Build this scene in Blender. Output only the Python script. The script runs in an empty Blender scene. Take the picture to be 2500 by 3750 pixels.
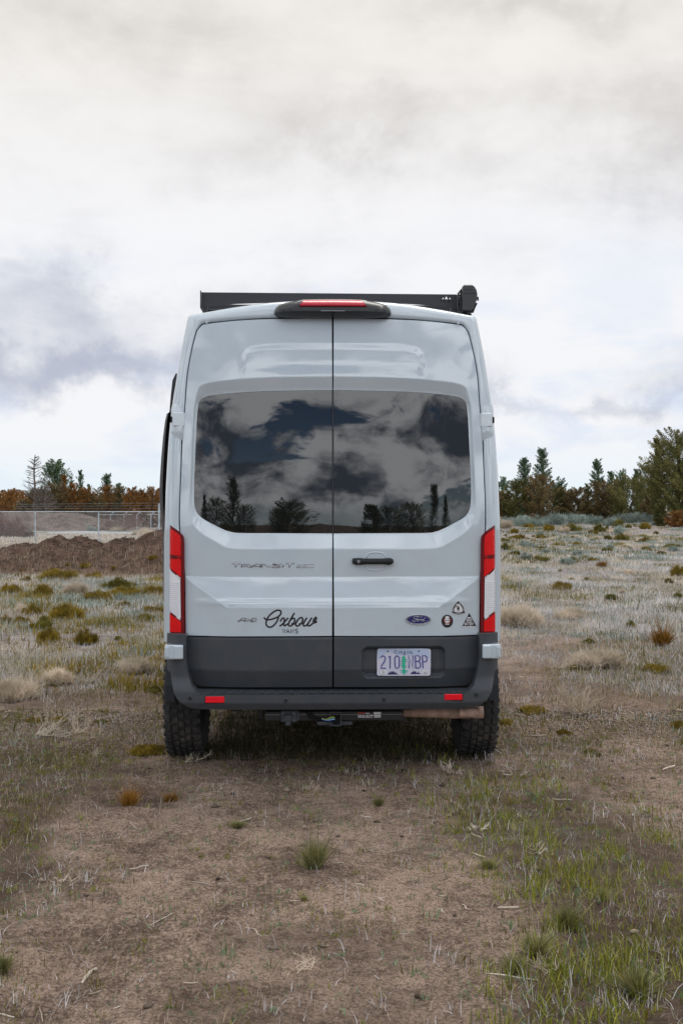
import bpy, math, random
import numpy as np
from mathutils import Vector
from mathutils.geometry import delaunay_2d_cdt

random.seed(7)
RNG = np.random.default_rng(11)
SC = bpy.context.scene
COL = SC.collection
R = math.radians

# ------------------------------------------------------------------ camera
CAM_H, F, HX, HY, D = 1.66, 4140.0, 1250.0, 1880.0, 6.9
cd = bpy.data.cameras.new('camera')
cd.sensor_fit = 'VERTICAL'; cd.sensor_height = 36.0; cd.lens = F / 3750 * 36
cd.clip_end = 8000; cd.clip_start = 0.05
cam = bpy.data.objects.new('camera', cd); COL.objects.link(cam)
cam.location = (0, 0, CAM_H); cam.rotation_euler = (R(90.07), 0, 0)
SC.camera = cam

# ------------------------------------------------------------------ node helper
class NT:
    def __init__(s, tree): s.t = tree; s.n = tree.nodes; s.l = tree.links
    def N(s, typ, **kw):
        n = s.n.new(typ)
        for k, v in kw.items(): setattr(n, k, v)
        return n
    def S(s, sock, v):
        if hasattr(v, 'is_output') or isinstance(v, bpy.types.NodeSocket): s.l.new(v, sock)
        elif v is not None: sock.default_value = v
    def M(s, op, a, b=None, c=None, clamp=False):
        n = s.N('ShaderNodeMath', operation=op, use_clamp=clamp)
        s.S(n.inputs[0], a)
        if b is not None: s.S(n.inputs[1], b)
        if c is not None: s.S(n.inputs[2], c)
        return n.outputs[0]
    def noise(s, vec, scale, detail=5, rough=0.55, dist=0.0, dims='3D'):
        n = s.N('ShaderNodeTexNoise', noise_dimensions=dims)
        if vec is not None: s.l.new(vec, n.inputs['Vector'])
        n.inputs['Scale'].default_value = scale; n.inputs['Detail'].default_value = detail
        n.inputs['Roughness'].default_value = rough; n.inputs['Distortion'].default_value = dist
        return n.outputs['Fac']
    def mr(s, v, a, b, c=0.0, d=1.0, smooth=True):
        n = s.N('ShaderNodeMapRange', interpolation_type='SMOOTHSTEP' if smooth else 'LINEAR')
        s.S(n.inputs[0], v)
        for i, q in enumerate((a, b, c, d)): s.S(n.inputs[1 + i], q)
        return n.outputs[0]
    def mix(s, f, a, b, typ='MIX'):
        n = s.N('ShaderNodeMix', data_type='RGBA', blend_type=typ)
        s.S(n.inputs[0], f)
        for i, v in ((6, a), (7, b)):
            if isinstance(v, (tuple, list)): v = (*v[:3], 1)
            s.S(n.inputs[i], v)
        return n.outputs[2]
    def comb(s, x, y, z):
        n = s.N('ShaderNodeCombineXYZ')
        for i, v in enumerate((x, y, z)): s.S(n.inputs[i], v)
        return n.outputs[0]

# ------------------------------------------------------------------ world: broken overcast over a blue sky
SUN_EL, SUN_AZ = R(66), R(20)           # azimuth clockwise from +Y: high, a little beyond the van
W = bpy.data.worlds.new('World'); SC.world = W; W.use_nodes = True
w = NT(W.node_tree); w.n.clear()
tc = w.N('ShaderNodeTexCoord'); sp = w.N('ShaderNodeSeparateXYZ'); w.l.new(tc.outputs['Generated'], sp.inputs[0])
X, Y, Z = sp.outputs
sky = w.N('ShaderNodeTexSky', sky_type='NISHITA'); sky.sun_disc = False
sky.sun_elevation = SUN_EL; sky.sun_rotation = SUN_AZ; sky.altitude = 1100
bg1 = w.N('ShaderNodeBackground'); w.l.new(sky.outputs[0], bg1.inputs[0]); bg1.inputs[1].default_value = 0.10
zc = w.M('MAXIMUM', Z, 0.0)
k = w.M('ADD', zc, 0.11)
pv = w.comb(w.M('DIVIDE', X, k), w.M('DIVIDE', Y, k), 0.0)         # flat cloud deck overhead
az = w.M('ARCTAN2', X, Y)
hyp = w.M('SQRT', w.M('ADD', w.M('MULTIPLY', X, X), w.M('MULTIPLY', Y, Y)))
el = w.M('DIVIDE', Z, w.M('MAXIMUM', hyp, 0.001))
wob = w.noise(tc.outputs['Generated'], 9, 6, 0.6)
wob2 = w.noise(w.comb(w.M('ADD', X, 5.0), Y, Z), 11, 6, 0.6)
azw = w.M('ADD', az, w.M('MULTIPLY', w.M('SUBTRACT', wob, 0.5), 0.30))
elw = w.M('ADD', el, w.M('MULTIPLY', w.M('SUBTRACT', wob2, 0.5), 0.16))
def blob(a0, e0, ra, re, amp):
    u = w.M('DIVIDE', w.M('SUBTRACT', azw, a0), ra); v = w.M('DIVIDE', w.M('SUBTRACT', elw, e0), re)
    d2 = w.M('ADD', w.M('MULTIPLY', u, u), w.M('MULTIPLY', v, v))
    return w.M('MULTIPLY', w.M('EXPONENT', w.M('MULTIPLY', d2, -1.0)), amp)
n1 = w.noise(pv, 0.75, 9, 0.56, 0.3)
n2 = w.noise(w.comb(X, Y, w.M('MULTIPLY', Z, 2.2)), 4.2, 10, 0.60, 0.3)
n3 = w.noise(w.comb(X, Y, w.M('MULTIPLY', Z, 1.8)), 15.0, 8, 0.58, 0.2)
dens = w.M('ADD', w.M('MULTIPLY', w.M('SUBTRACT', n1, 0.5), 0.7), w.M('MULTIPLY', w.M('SUBTRACT', n2, 0.5), 1.2))
dens = w.M('ADD', dens, w.M('MULTIPLY', w.M('SUBTRACT', n3, 0.5), 0.55))
for b in ((-0.24, 0.128, 0.17, 0.026, 0.66), (-0.25, 0.180, 0.15, 0.022, 0.34), (0.31, 0.335, 0.10, 0.06, 0.50),
          (0.02, 0.350, 0.12, 0.022, 0.28), (0.20, 0.100, 0.12, 0.012, 0.40), (-0.2, 0.41, 0.18, 0.03, 0.22), (0.18, 0.44, 0.12, 0.02, 0.3),
          (0.20, 0.175, 0.09, 0.035, -0.55), (-0.05, 0.25, 0.25, 0.05, -0.30), (-0.22, 0.075, 0.12, 0.018, -0.5)):
    dens = w.M('ADD', dens, blob(*b))
dens = w.M('SUBTRACT', dens, w.mr(el, 0.105, 0.05, 0.0, 0.30))
shade = w.mr(dens, -0.24, 0.72)                                    # 0 bright cloud .. 1 dark base
back = w.mr(Y, 0.35, -0.35)                                        # clouds are heavier and more broken away from the view
nb = w.noise(w.comb(X, Y, w.M('MULTIPLY', Z, 1.5)), 4.6, 12, 0.58, 0.35)
shadeb = w.mr(nb, 0.41, 0.60)
shade = w.M('ADD', w.M('MULTIPLY', shade, w.M('SUBTRACT', 1.0, back)), w.M('MULTIPLY', shadeb, back))
lit = w.mix(w.mr(el, 0.22, 0.45), (0.92, 0.925, 0.95), (0.90, 0.87, 0.83))
lit = w.mix(back, lit, (1.75, 1.77, 1.82))
dark = w.mix(w.mr(el, 0.18, 0.34), (0.47, 0.51, 0.62), (0.63, 0.605, 0.59))
dark = w.mix(back, dark, (0.20, 0.23, 0.30))
cloud = w.mix(shade, lit, dark)
haze = w.mr(el, 0.075, 0.005)
cloud = w.mix(w.M('MULTIPLY', haze, 0.75), cloud, (0.76, 0.90, 0.97))
ng = w.noise(w.comb(w.M('ADD', X, 3.0), Y, w.M('MULTIPLY', Z, 3.2)), 5.0, 8, 0.55, 0.4)
gap = w.M('MULTIPLY', w.mr(ng, 0.50, 0.66), w.mr(el, 0.30, 0.10))
gap = w.M('MULTIPLY', gap, w.M('SUBTRACT', 1.0, back))
cloud = w.mix(w.M('MULTIPLY', gap, 0.62), cloud, (0.70, 0.79, 0.95))
bg2 = w.N('ShaderNodeBackground'); w.l.new(cloud, bg2.inputs[0]); bg2.inputs[1].default_value = 1.0
nh = w.noise(w.comb(w.M('ADD', X, 9.0), Y, w.M('MULTIPLY', Z, 2.0)), 3.6, 9, 0.6, 0.6)
hole = w.M('MULTIPLY', w.mr(nh, 0.56, 0.62), w.M('MULTIPLY', back, 1.0))
mx = w.N('ShaderNodeMixShader'); w.l.new(w.M('SUBTRACT', 1.0, hole), mx.inputs[0])
w.l.new(bg1.outputs[0], mx.inputs[1]); w.l.new(bg2.outputs[0], mx.inputs[2])
wo = w.N('ShaderNodeOutputWorld'); w.l.new(mx.outputs[0], wo.inputs[0])

sl = bpy.data.lights.new('sun', 'SUN'); sl.energy = 1.4; sl.angle = R(32); sl.color = (1.0, 0.96, 0.90)
so = bpy.data.objects.new('sun', sl); COL.objects.link(so)
sd = Vector((math.sin(SUN_AZ) * math.cos(SUN_EL), math.cos(SUN_AZ) * math.cos(SUN_EL), math.sin(SUN_EL)))
so.rotation_euler = sd.to_track_quat('Z', 'Y').to_euler(); so.location = (0, -10, 20)
vs = SC.view_settings; vs.view_transform = 'Standard'; vs.look = 'None'; vs.exposure = 0.0; vs.gamma = 1.0
vs.use_curve_mapping = False
SC.cycles.max_bounces = 6; SC.cycles.diffuse_bounces = 3; SC.cycles.glossy_bounces = 3

# ------------------------------------------------------------------ materials
MATS = {}
def mat(name, col, rough=0.5, metal=0.0, spec=0.5, coat=0.0, ior=None, var=0.0, vscale=20.0, bump=0.0, bscale=60.0, dust=None, alpha=None, trans=0.0):
    m = bpy.data.materials.new(name); m.use_nodes = True; MATS[name] = m
    t = NT(m.node_tree); p = t.n['Principled BSDF']
    p.inputs['Base Color'].default_value = (*col, 1); p.inputs['Roughness'].default_value = rough
    p.inputs['Metallic'].default_value = metal; p.inputs['Specular IOR Level'].default_value = spec
    p.inputs['Coat Weight'].default_value = coat; p.inputs['Coat Roughness'].default_value = 0.03; p.inputs['Coat IOR'].default_value = 1.9 if name == 'paint' else 1.5
    p.inputs['Transmission Weight'].default_value = trans
    if ior: p.inputs['IOR'].default_value = ior
    tcn = t.N('ShaderNodeTexCoord').outputs['Object']
    c = None
    if var:
        f = t.noise(tcn, vscale, 6, 0.6)
        a = tuple(q * (1 - var) for q in col); b = tuple(min(1, q * (1 + var)) for q in col)
        c = t.mix(t.mr(f, 0.3, 0.7), a, b); t.l.new(c, p.inputs['Base Color'])
    if dust:
        f = t.mr(t.noise(tcn, 7, 8, 0.65), 0.42, 0.75)
        sx = t.N('ShaderNodeSeparateXYZ'); t.l.new(tcn, sx.inputs[0])
        g = t.M('MULTIPLY', f, dust[1])
        c = t.mix(g, c if c is not None else col, dust[0]); t.l.new(c, p.inputs['Base Color'])
    if bump:
        bn = t.N('ShaderNodeBump'); bn.inputs['Strength'].default_value = bump; bn.inputs['Distance'].default_value = 0.002
        t.l.new(t.noise(tcn, bscale, 4, 0.6), bn.inputs['Height']); t.l.new(bn.outputs[0], p.inputs['Normal'])
    return m
mat('paint', (0.585, 0.68, 0.75), 0.25, spec=0.4, coat=1.0, dust=((0.42, 0.41, 0.39), 0.10))
mat('plastic', (0.058, 0.066, 0.077), 0.48, spec=0.35, bump=0.25, bscale=700, dust=((0.12, 0.115, 0.11), 0.28))
mat('plastic_dark', (0.020, 0.023, 0.027), 0.5, spec=0.3, bump=0.2, bscale=600)
mat('rack_black', (0.050, 0.050, 0.056), 0.55, spec=0.3, bump=0.1, bscale=900)
mat('gloss_black', (0.016, 0.018, 0.022), 0.22, spec=0.5)
mat('rubber', (0.012, 0.012, 0.013), 0.8, spec=0.2)
mat('tyre', (0.036, 0.036, 0.036), 0.75, spec=0.25, var=0.3, vscale=30, dust=((0.10, 0.085, 0.07), 0.30))
mat('tread_rubber', (0.036, 0.038, 0.040), 0.7, spec=0.3, var=0.3, vscale=40, dust=((0.17, 0.14, 0.12), 0.6))
mat('steel_black', (0.022, 0.024, 0.027), 0.4, spec=0.5)
mat('steel', (0.30, 0.31, 0.33), 0.38, metal=0.9)
mat('chrome', (0.62, 0.63, 0.67), 0.08, metal=1.0)
mat('exhaust', (0.40, 0.27, 0.21), 0.75, metal=0.0, var=0.35, vscale=14, bump=0.3, bscale=120)
mat('red_deep', (0.16, 0.004, 0.010), 0.12, spec=0.5, coat=0.6)
mat('red_lens', (0.85, 0.001, 0.006), 0.14, spec=0.5, coat=0.8)
mat('red_brake', (0.62, 0.012, 0.045), 0.2, spec=0.5, coat=0.5)
mat('reflector_red', (0.92, 0.004, 0.02), 0.25, spec=0.5)
mat('clear_lens', (0.88, 0.89, 0.93), 0.25, metal=0.0, spec=0.6, coat=1.0)
mat('print_black', (0.016, 0.012, 0.018), 0.45)
mat('print_white', (0.78, 0.78, 0.80), 0.4)
mat('print_red', (0.45, 0.05, 0.03), 0.4)
mat('print_blue', (0.025, 0.03, 0.16), 0.12, coat=0.8)
mat('plate_base', (0.66, 0.66, 0.80), 0.35)
mat('plate_sky', (0.50, 0.60, 0.80), 0.35)
mat('plate_ink', (0.075, 0.075, 0.32), 0.4)
mat('plate_navy', (0.03, 0.03, 0.12), 0.4)
mat('plate_green', (0.015, 0.50, 0.30), 0.4)
mat('wire_blue', (0.02, 0.15, 0.6), 0.4); mat('wire_green', (0.05, 0.5, 0.1), 0.4)
mat('wire_yellow', (0.6, 0.5, 0.05), 0.4); mat('wire_white', (0.6, 0.6, 0.6), 0.4)
mat('galvanised', (0.50, 0.56, 0.60), 0.5, metal=0.5, var=0.2, vscale=4)

def glass_mat():
    m = mat('tinted_glass', (0.006, 0.008, 0.010), 0.015, spec=0.5, ior=1.88)
    t = NT(m.node_tree); p = t.n['Principled BSDF']
    tcn = t.N('ShaderNodeTexCoord').outputs['Object']
    mp = t.N('ShaderNodeMapping'); t.l.new(tcn, mp.inputs[0]); mp.inputs['Scale'].default_value = (1.6, 1, 0.9)
    h = t.M('ADD', t.M('MULTIPLY', t.noise(mp.outputs[0], 2.2, 1.5, 0.4, 0.4), 1.0), 0.0)
    bn = t.N('ShaderNodeBump'); bn.inputs['Strength'].default_value = 0.30; bn.inputs['Distance'].default_value = 0.006
    t.l.new(h, bn.inputs['Height']); t.l.new(bn.outputs[0], p.inputs['Normal'])
glass_mat()

def paint_wave():
    m = MATS['paint']; t = NT(m.node_tree); p = t.n['Principled BSDF']
    tcn = t.N('ShaderNodeTexCoord').outputs['Object']
    bn = t.N('ShaderNodeBump'); bn.inputs['Strength'].default_value = 0.12; bn.inputs['Distance'].default_value = 0.02
    t.l.new(t.noise(tcn, 2.5, 2, 0.4, 0.3), bn.inputs['Height']); t.l.new(bn.outputs[0], p.inputs['Coat Normal'])
paint_wave()

def leafmat(name, a, b, rough=0.7, trans=0.15, vary=0.35):
    """two-sided foliage: face colour attribute 'tint' (0..1) walks between two plant colours"""
    m = bpy.data.materials.new(name); m.use_nodes = True; MATS[name] = m
    t = NT(m.node_tree); p = t.n['Principled BSDF']
    at = t.N('ShaderNodeAttribute', attribute_name='tint')
    oi = t.N('ShaderNodeObjectInfo')
    c = t.mix(at.outputs['Fac'], a, b)
    br = t.M('ADD', 1 - vary / 2, t.M('MULTIPLY', oi.outputs['Random'], vary))
    hs = t.N('ShaderNodeHueSaturation'); t.l.new(c, hs.inputs['Color']); t.l.new(br, hs.inputs['Value'])
    t.l.new(hs.outputs[0], p.inputs['Base Color']); p.inputs['Roughness'].default_value = rough
    p.inputs['Specular IOR Level'].default_value = 0.2
    tr = t.N('ShaderNodeBsdfTranslucent'); t.l.new(hs.outputs[0], tr.inputs[0])
    ms = t.N('ShaderNodeMixShader'); ms.inputs[0].default_value = trans
    t.l.new(p.outputs[0], ms.inputs[1]); t.l.new(tr.outputs[0], ms.inputs[2])
    t.l.new(ms.outputs[0], t.n['Material Output'].inputs[0])
    return m
leafmat('needles_green', (0.041, 0.091, 0.058), (0.154, 0.214, 0.091))
leafmat('needles_teal', (0.052, 0.103, 0.060), (0.184, 0.265, 0.149))
leafmat('needles_olive', (0.078, 0.086, 0.026), (0.227, 0.208, 0.072))
leafmat('needles_rust', (0.119, 0.059, 0.017), (0.336, 0.161, 0.042))
leafmat('needles_brown', (0.091, 0.075, 0.034), (0.260, 0.182, 0.078))
leafmat('straw', (0.44, 0.37, 0.28), (0.86, 0.76, 0.63), trans=0.3)
leafmat('tuft_grass', (0.10, 0.115, 0.03), (0.40, 0.37, 0.17))
leafmat('pale_grass', (0.34, 0.33, 0.34), (0.84, 0.82, 0.83))
leafmat('white_tips', (0.62, 0.60, 0.58), (0.92, 0.89, 0.86))
leafmat('tan_grass', (0.26, 0.20, 0.13), (0.55, 0.42, 0.30))
leafmat('green_grass', (0.10, 0.135, 0.015), (0.40, 0.40, 0.06))
leafmat('shade_dark_grass', (0.022, 0.026, 0.010), (0.085, 0.080, 0.035))
leafmat('litter', (0.15, 0.11, 0.085), (0.62, 0.53, 0.44))
leafmat('weed_green', (0.09, 0.16, 0.07), (0.22, 0.33, 0.18))
leafmat('ochre', (0.12, 0.085, 0.010), (0.36, 0.26, 0.035))
leafmat('olive', (0.075, 0.072, 0.012), (0.28, 0.24, 0.05))
leafmat('sage', (0.165, 0.209, 0.176), (0.396, 0.462, 0.418))
leafmat('orange_grass', (0.15, 0.075, 0.010), (0.46, 0.24, 0.05))
leafmat('red_twig', (0.13, 0.065, 0.045), (0.34, 0.20, 0.15))
leafmat('grey_twig', (0.09, 0.08, 0.075), (0.24, 0.21, 0.19))
mat("dummy_stone", (0.3, 0.3, 0.3))
leafmat('bleached_wood', (0.34, 0.28, 0.22), (0.72, 0.64, 0.55), trans=0.0)

# ------------------------------------------------------------------ object helpers
def link(name, verts, faces, m=None, parent=None, smooth=False, loc=None):
    me = bpy.data.meshes.new(name); me.from_pydata([tuple(v) for v in verts], [], [tuple(f) for f in faces]); me.update()
    if m: me.materials.append(MATS[m] if isinstance(m, str) else m)
    if smooth: me.shade_smooth()
    o = bpy.data.objects.new(name, me); COL.objects.link(o)
    if parent is not None: o.parent = parent
    if loc: o.location = loc
    return o
def fastmesh(name, V, tris, m, tint=None, smooth=False):
    """numpy verts (n,3) and faces (m,k)"""
    me = bpy.data.meshes.new(name); V = np.asarray(V, np.float32); T = np.asarray(tris, np.int32)
    kk = T.shape[1]
    me.vertices.add(len(V)); me.vertices.foreach_set('co', V.ravel())
    me.loops.add(T.size); me.loops.foreach_set('vertex_index', T.ravel())
    me.polygons.add(len(T)); me.polygons.foreach_set('loop_start', np.arange(0, T.size, kk, dtype=np.int32))
    me.polygons.foreach_set('loop_total', np.full(len(T), kk, np.int32))
    me.update(calc_edges=True)
    if tint is not None:
        a = me.attributes.new('tint', 'FLOAT', 'POINT'); a.data.foreach_set('value', np.asarray(tint, np.float32))
    me.materials.append(MATS[m] if isinstance(m, str) else m)
    if smooth: me.shade_smooth()
    return me
def mobj(name, me, parent=None, loc=None, **props):
    o = bpy.data.objects.new(name, me); COL.objects.link(o)
    if parent is not None: o.parent = parent
    if loc is not None: o.location = loc
    for k_, v in props.items(): o[k_] = v
    return o
def tag(o, label=None, category=None, group=None, kind=None):
    for k_, v in (('label', label), ('category', category), ('group', group), ('kind', kind)):
        if v: o[k_] = v
    return o
def empty(name, loc, rz=0.0):
    o = bpy.data.objects.new(name, None); COL.objects.link(o); o.location = loc; o.rotation_euler = (0, 0, rz)
    o.empty_display_size = 0.1
    return o
class MB:
    def __init__(s): s.v = []; s.f = []
    def add(s, vs, fs):
        b = len(s.v); s.v += [tuple(q) for q in vs]; s.f += [tuple(i + b for i in f) for f in fs]; return s
    def box(s, x0, x1, y0, y1, z0, z1, ch=0.0):
        if ch <= 0:
            vs_ = [(x, y, z) for z in (z0, z1) for x, y in ((x0, y0), (x1, y0), (x1, y1), (x0, y1))]
            return s.add(vs_, [(3, 2, 1, 0), (4, 5, 6, 7), (0, 1, 5, 4), (1, 2, 6, 5), (2, 3, 7, 6), (3, 0, 4, 7)])
        c = ch; L = []
        for z, i in ((z0, c), (z0 + c, 0), (z1 - c, 0), (z1, c)):
            L.append([(x0 + c + i, y0 + i, z), (x1 - c - i, y0 + i, z), (x1 - i, y0 + c + i, z), (x1 - i, y1 - c - i, z),
                      (x1 - c - i, y1 - i, z), (x0 + c + i, y1 - i, z), (x0 + i, y1 - c - i, z), (x0 + i, y0 + c + i, z)])
        return s.loft(L, caps=True)
    def loft(s, loops, closed=True, caps=False):
        n = len(loops[0]); b = len(s.v)
        for l in loops: s.v += [tuple(q) for q in l]
        for i in range(len(loops) - 1):
            for j in range(n if closed else n - 1):
                j2 = (j + 1) % n
                s.f.append((b + i * n + j, b + i * n + j2, b + (i + 1) * n + j2, b + (i + 1) * n + j))
        if caps:
            s.f.append(tuple(b + j for j in range(n))[::-1]); s.f.append(tuple(b + (len(loops) - 1) * n + j for j in range(n)))
        return s
    def tube(s, pts, r, n=6, sq=1.0, caps=True):
        pts = [Vector(p) for p in pts]; L = []
        for i, p in enumerate(pts):
            t = (pts[min(i + 1, len(pts) - 1)] - pts[max(i - 1, 0)])
            if t.length < 1e-9: t = Vector((0, 0, 1))
            t.normalize()
            a = Vector((0, 1, 0)) if abs(t.y) < 0.9 else Vector((1, 0, 0))
            u = t.cross(a).normalized(); v = t.cross(u)
            if abs(t.y) < 0.9:                      # v is nearly the Y direction: squash that one
                pass
            rr = r[i] if isinstance(r, (list, tuple)) else r
            L.append([p + u * rr * math.cos(2 * math.pi * j / n) + v * rr * sq * math.sin(2 * math.pi * j / n) for j in range(n)])
        return s.loft(L, caps=caps)
    def cyl(s, c, axis, r, h, n=20, ch=0.0):
        """disc or cylinder starting at c along axis vector"""
        c = Vector(c); ax = Vector(axis).normalized()
        a = Vector((0, 0, 1)) if abs(ax.z) < 0.9 else Vector((1, 0, 0))
        u = ax.cross(a).normalized(); v = ax.cross(u)
        prof = [(r, 0), (r, h - ch), (r - ch, h)] if ch else [(r, 0), (r, h)]
        return s.loft([[c + ax * d + (u * math.cos(2 * math.pi * j / n) + v * math.sin(2 * math.pi * j / n)) * q for j in range(n)] for q, d in prof], caps=True)
    def out(s, name, m, parent=None, smooth=False, **kw):
        o = link(name, s.v, s.f, m, parent, smooth)
        for k_, v in kw.items(): o[k_] = v
        return o
def catmull(P, n=6, closed=False):
    P = [np.array(p, float) for p in P]; out = []; m = len(P)
    rng = range(m) if closed else range(m - 1)
    for i in rng:
        p1, p2 = P[i], P[(i + 1) % m]
        p0 = P[i - 1] if (i > 0 or closed) else p1; p3 = P[(i + 2) % m] if (i + 2 < m or closed) else p2
        if np.allclose(p1, p2): out.append(p1); continue
        if np.allclose(p0, p1): p0 = p1 - (p2 - p1)
        if np.allclose(p2, p3): p3 = p2 + (p2 - p1)
        for k_ in range(n):
            t = k_ / n
            out.append(0.5 * ((2 * p1) + (-p0 + p2) * t + (2 * p0 - 5 * p1 + 4 * p2 - p3) * t * t + (-p0 + 3 * p1 - 3 * p2 + p3) * t ** 3))
    if not closed: out.append(P[-1])
    return np.array(out)
def resample(L, sp, closed=True):
    L = np.asarray(L, float); A = L; B = np.roll(L, -1, 0) if closed else L[1:]
    if not closed: A = L[:-1]
    out = []
    for a, b in zip(A, B):
        d = np.hypot(*(b - a))
        if d < 1e-7: continue
        n = max(1, int(math.ceil(d / sp)))
        for i in range(n): out.append(a + (b - a) * i / n)
    if not closed: out.append(L[-1])
    keep = [out[0]]
    for p in out[1:]:
        if np.hypot(*(p - keep[-1])) > sp * 0.15: keep.append(p)
    if closed and len(keep) > 3 and np.hypot(*(keep[0] - keep[-1])) < sp * 0.15: keep.pop()
    return np.array(keep)
def inside(P, poly):
    x, y = P[:, 0], P[:, 1]; r = np.zeros(len(P), bool); n = len(poly); j = n - 1
    for i in range(n):
        xi, yi = poly[i]; xj, yj = poly[j]
        if yi != yj:
            c = ((yi > y) != (yj > y)) & (x < (xj - xi) * (y - yi) / (yj - yi) + xi); r ^= c
        j = i
    return r
def dist(P, poly, closed=True):
    A = np.asarray(poly, float); B = np.roll(A, -1, 0) if closed else A[1:]
    if not closed: A = A[:-1]
    best = np.full(len(P), 1e9)
    for a, b in zip(A, B):
        d = b - a; l2 = d @ d
        if l2 < 1e-12: continue
        t = np.clip(((P - a) @ d) / l2, 0, 1); q = P - (a + t[:, None] * d)
        best = np.minimum(best, q[:, 0] ** 2 + q[:, 1] ** 2)
    return np.sqrt(best)
def ss(t): t = np.clip(t, 0, 1); return t * t * (3 - 2 * t)
def panel(name, loops, yf, sp, m, parent=None, rim=0.02, smooth=True, lines=()):
    """sheet over the outline loops in x,z with depth y = yf(x,z) and a rim folded backwards"""
    Ls = [resample(l, sp) for l in loops]
    lo = Ls[0].min(0); hi = Ls[0].max(0)
    gx, gz = np.meshgrid(np.arange(lo[0], hi[0], sp), np.arange(lo[1], hi[1], sp)); G_ = np.c_[gx.ravel(), gz.ravel()]
    if len(G_):
        ok = inside(G_, Ls[0])
        for h in Ls[1:]: ok &= ~inside(G_, h)
        G_ = G_[ok]
        for l in Ls:
            if len(G_): G_ = G_[dist(G_, l) > sp * 0.55]
    LN = []
    for l in lines:
        l = resample(l, sp, False); ok = inside(l, Ls[0]) & (dist(l, Ls[0]) > sp * 0.3)
        run = []
        for p, k_ in zip(l, ok):
            if k_: run.append(p)
            else:
                if len(run) > 1: LN.append(np.array(run))
                run = []
        if len(run) > 1: LN.append(np.array(run))
    for l in LN:
        if len(G_): G_ = G_[dist(G_, l, False) > sp * 0.45]
    pts = []; edges = []
    for l in LN:
        b = len(pts); pts += [tuple(p) for p in l]; edges += [(b + i, b + i + 1) for i in range(len(l) - 1)]
    for l in Ls:
        b = len(pts); n = len(l); pts += [tuple(p) for p in l]; edges += [(b + i, b + (i + 1) % n) for i in range(n)]
    pts += [tuple(p) for p in G_]
    r = delaunay_2d_cdt([Vector(p) for p in pts], edges, [], 0, 1e-7)
    V2 = np.array([tuple(v) for v in r[0]]); Fc = np.array([f for f in r[2] if len(f) == 3])
    cen = V2[Fc].mean(1); ok = inside(cen, Ls[0])
    for h in Ls[1:]: ok &= ~inside(cen, h)
    Fc = Fc[ok]
    a = V2[Fc]; cr = (a[:, 1, 0] - a[:, 0, 0]) * (a[:, 2, 1] - a[:, 0, 1]) - (a[:, 1, 1] - a[:, 0, 1]) * (a[:, 2, 0] - a[:, 0, 0])
    Fc[cr < 0] = Fc[cr < 0][:, ::-1]
    Yv = yf(V2[:, 0], V2[:, 1]); e = 1e-3
    nx = (yf(V2[:, 0] + e, V2[:, 1]) - yf(V2[:, 0] - e, V2[:, 1])) / (2 * e)
    nz = (yf(V2[:, 0], V2[:, 1] + e) - yf(V2[:, 0], V2[:, 1] - e)) / (2 * e)
    NN = np.c_[nx, -np.ones(len(nx)), nz]; NN /= np.linalg.norm(NN, axis=1)[:, None]
    V = np.c_[V2[:, 0], Yv, V2[:, 1]].tolist(); Fl = Fc.tolist(); NL = NN.tolist(); nf = len(Fl)
    if rim:
        for l in Ls:
            b = len(V); n = len(l); yl = yf(l[:, 0], l[:, 1])
            t = np.roll(l, -1, 0) - np.roll(l, 1, 0); t /= np.maximum(np.linalg.norm(t, axis=1), 1e-9)[:, None]
            area = np.sum(l[:, 0] * np.roll(l[:, 1], -1) - np.roll(l[:, 0], -1) * l[:, 1])
            sgn = 1 if area > 0 else -1
            out = np.c_[t[:, 1], -t[:, 0]] * sgn * (1 if l is Ls[0] else -1)
            for off in (0, rim):
                for i in range(n):
                    V.append([l[i, 0], yl[i] + off, l[i, 1]]); NL.append([out[i, 0], 0, out[i, 1]])
            for i in range(n):
                j = (i + 1) % n; q = [b + i, b + j, b + n + j, b + n + i]
                if sgn * (1 if l is Ls[0] else -1) > 0: q = q[::-1]
                Fl.append(q)
    o = link(name, V, Fl, m, parent, smooth=True)
    o.data.normals_split_custom_set_from_vertices([tuple(q) for q in NL])
    return o

# =================================================================== THE VAN
# local frame: x right, y forward (rear face near 0), z up; numbers read off the rear elevation in pixels
VCX = 1220.0
def RY(z): return 0.115 + 0.15 * np.maximum((z - 1.55) / 1.4, 0) ** 2.0
def base(x, z): return RY(z) + 0.050 * np.abs(x / 0.92) ** 2.6
def px(px_, py_, Y): s = (D + Y) / F; return ((px_ - VCX) * s, CAM_H - (py_ - HY) * s)
def P2(px_, py_):
    Y = 0.12
    for _ in range(5):
        x, z = px(px_, py_, Y); Y = float(base(np.array(x), np.array(z)))
    return (x, z)
def half(pts, n=5, sm=True):
    q = [P2(*p) for p in pts]
    return catmull(q, n) if sm else np.array(q)
def mirror(L): return np.array([(-x, z) for x, z in L])
def full(h):
    """h: left half running bottom->top or top->bottom; returns closed loop through the mirror"""
    return np.vstack([h, mirror(h)[::-1]])

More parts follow.
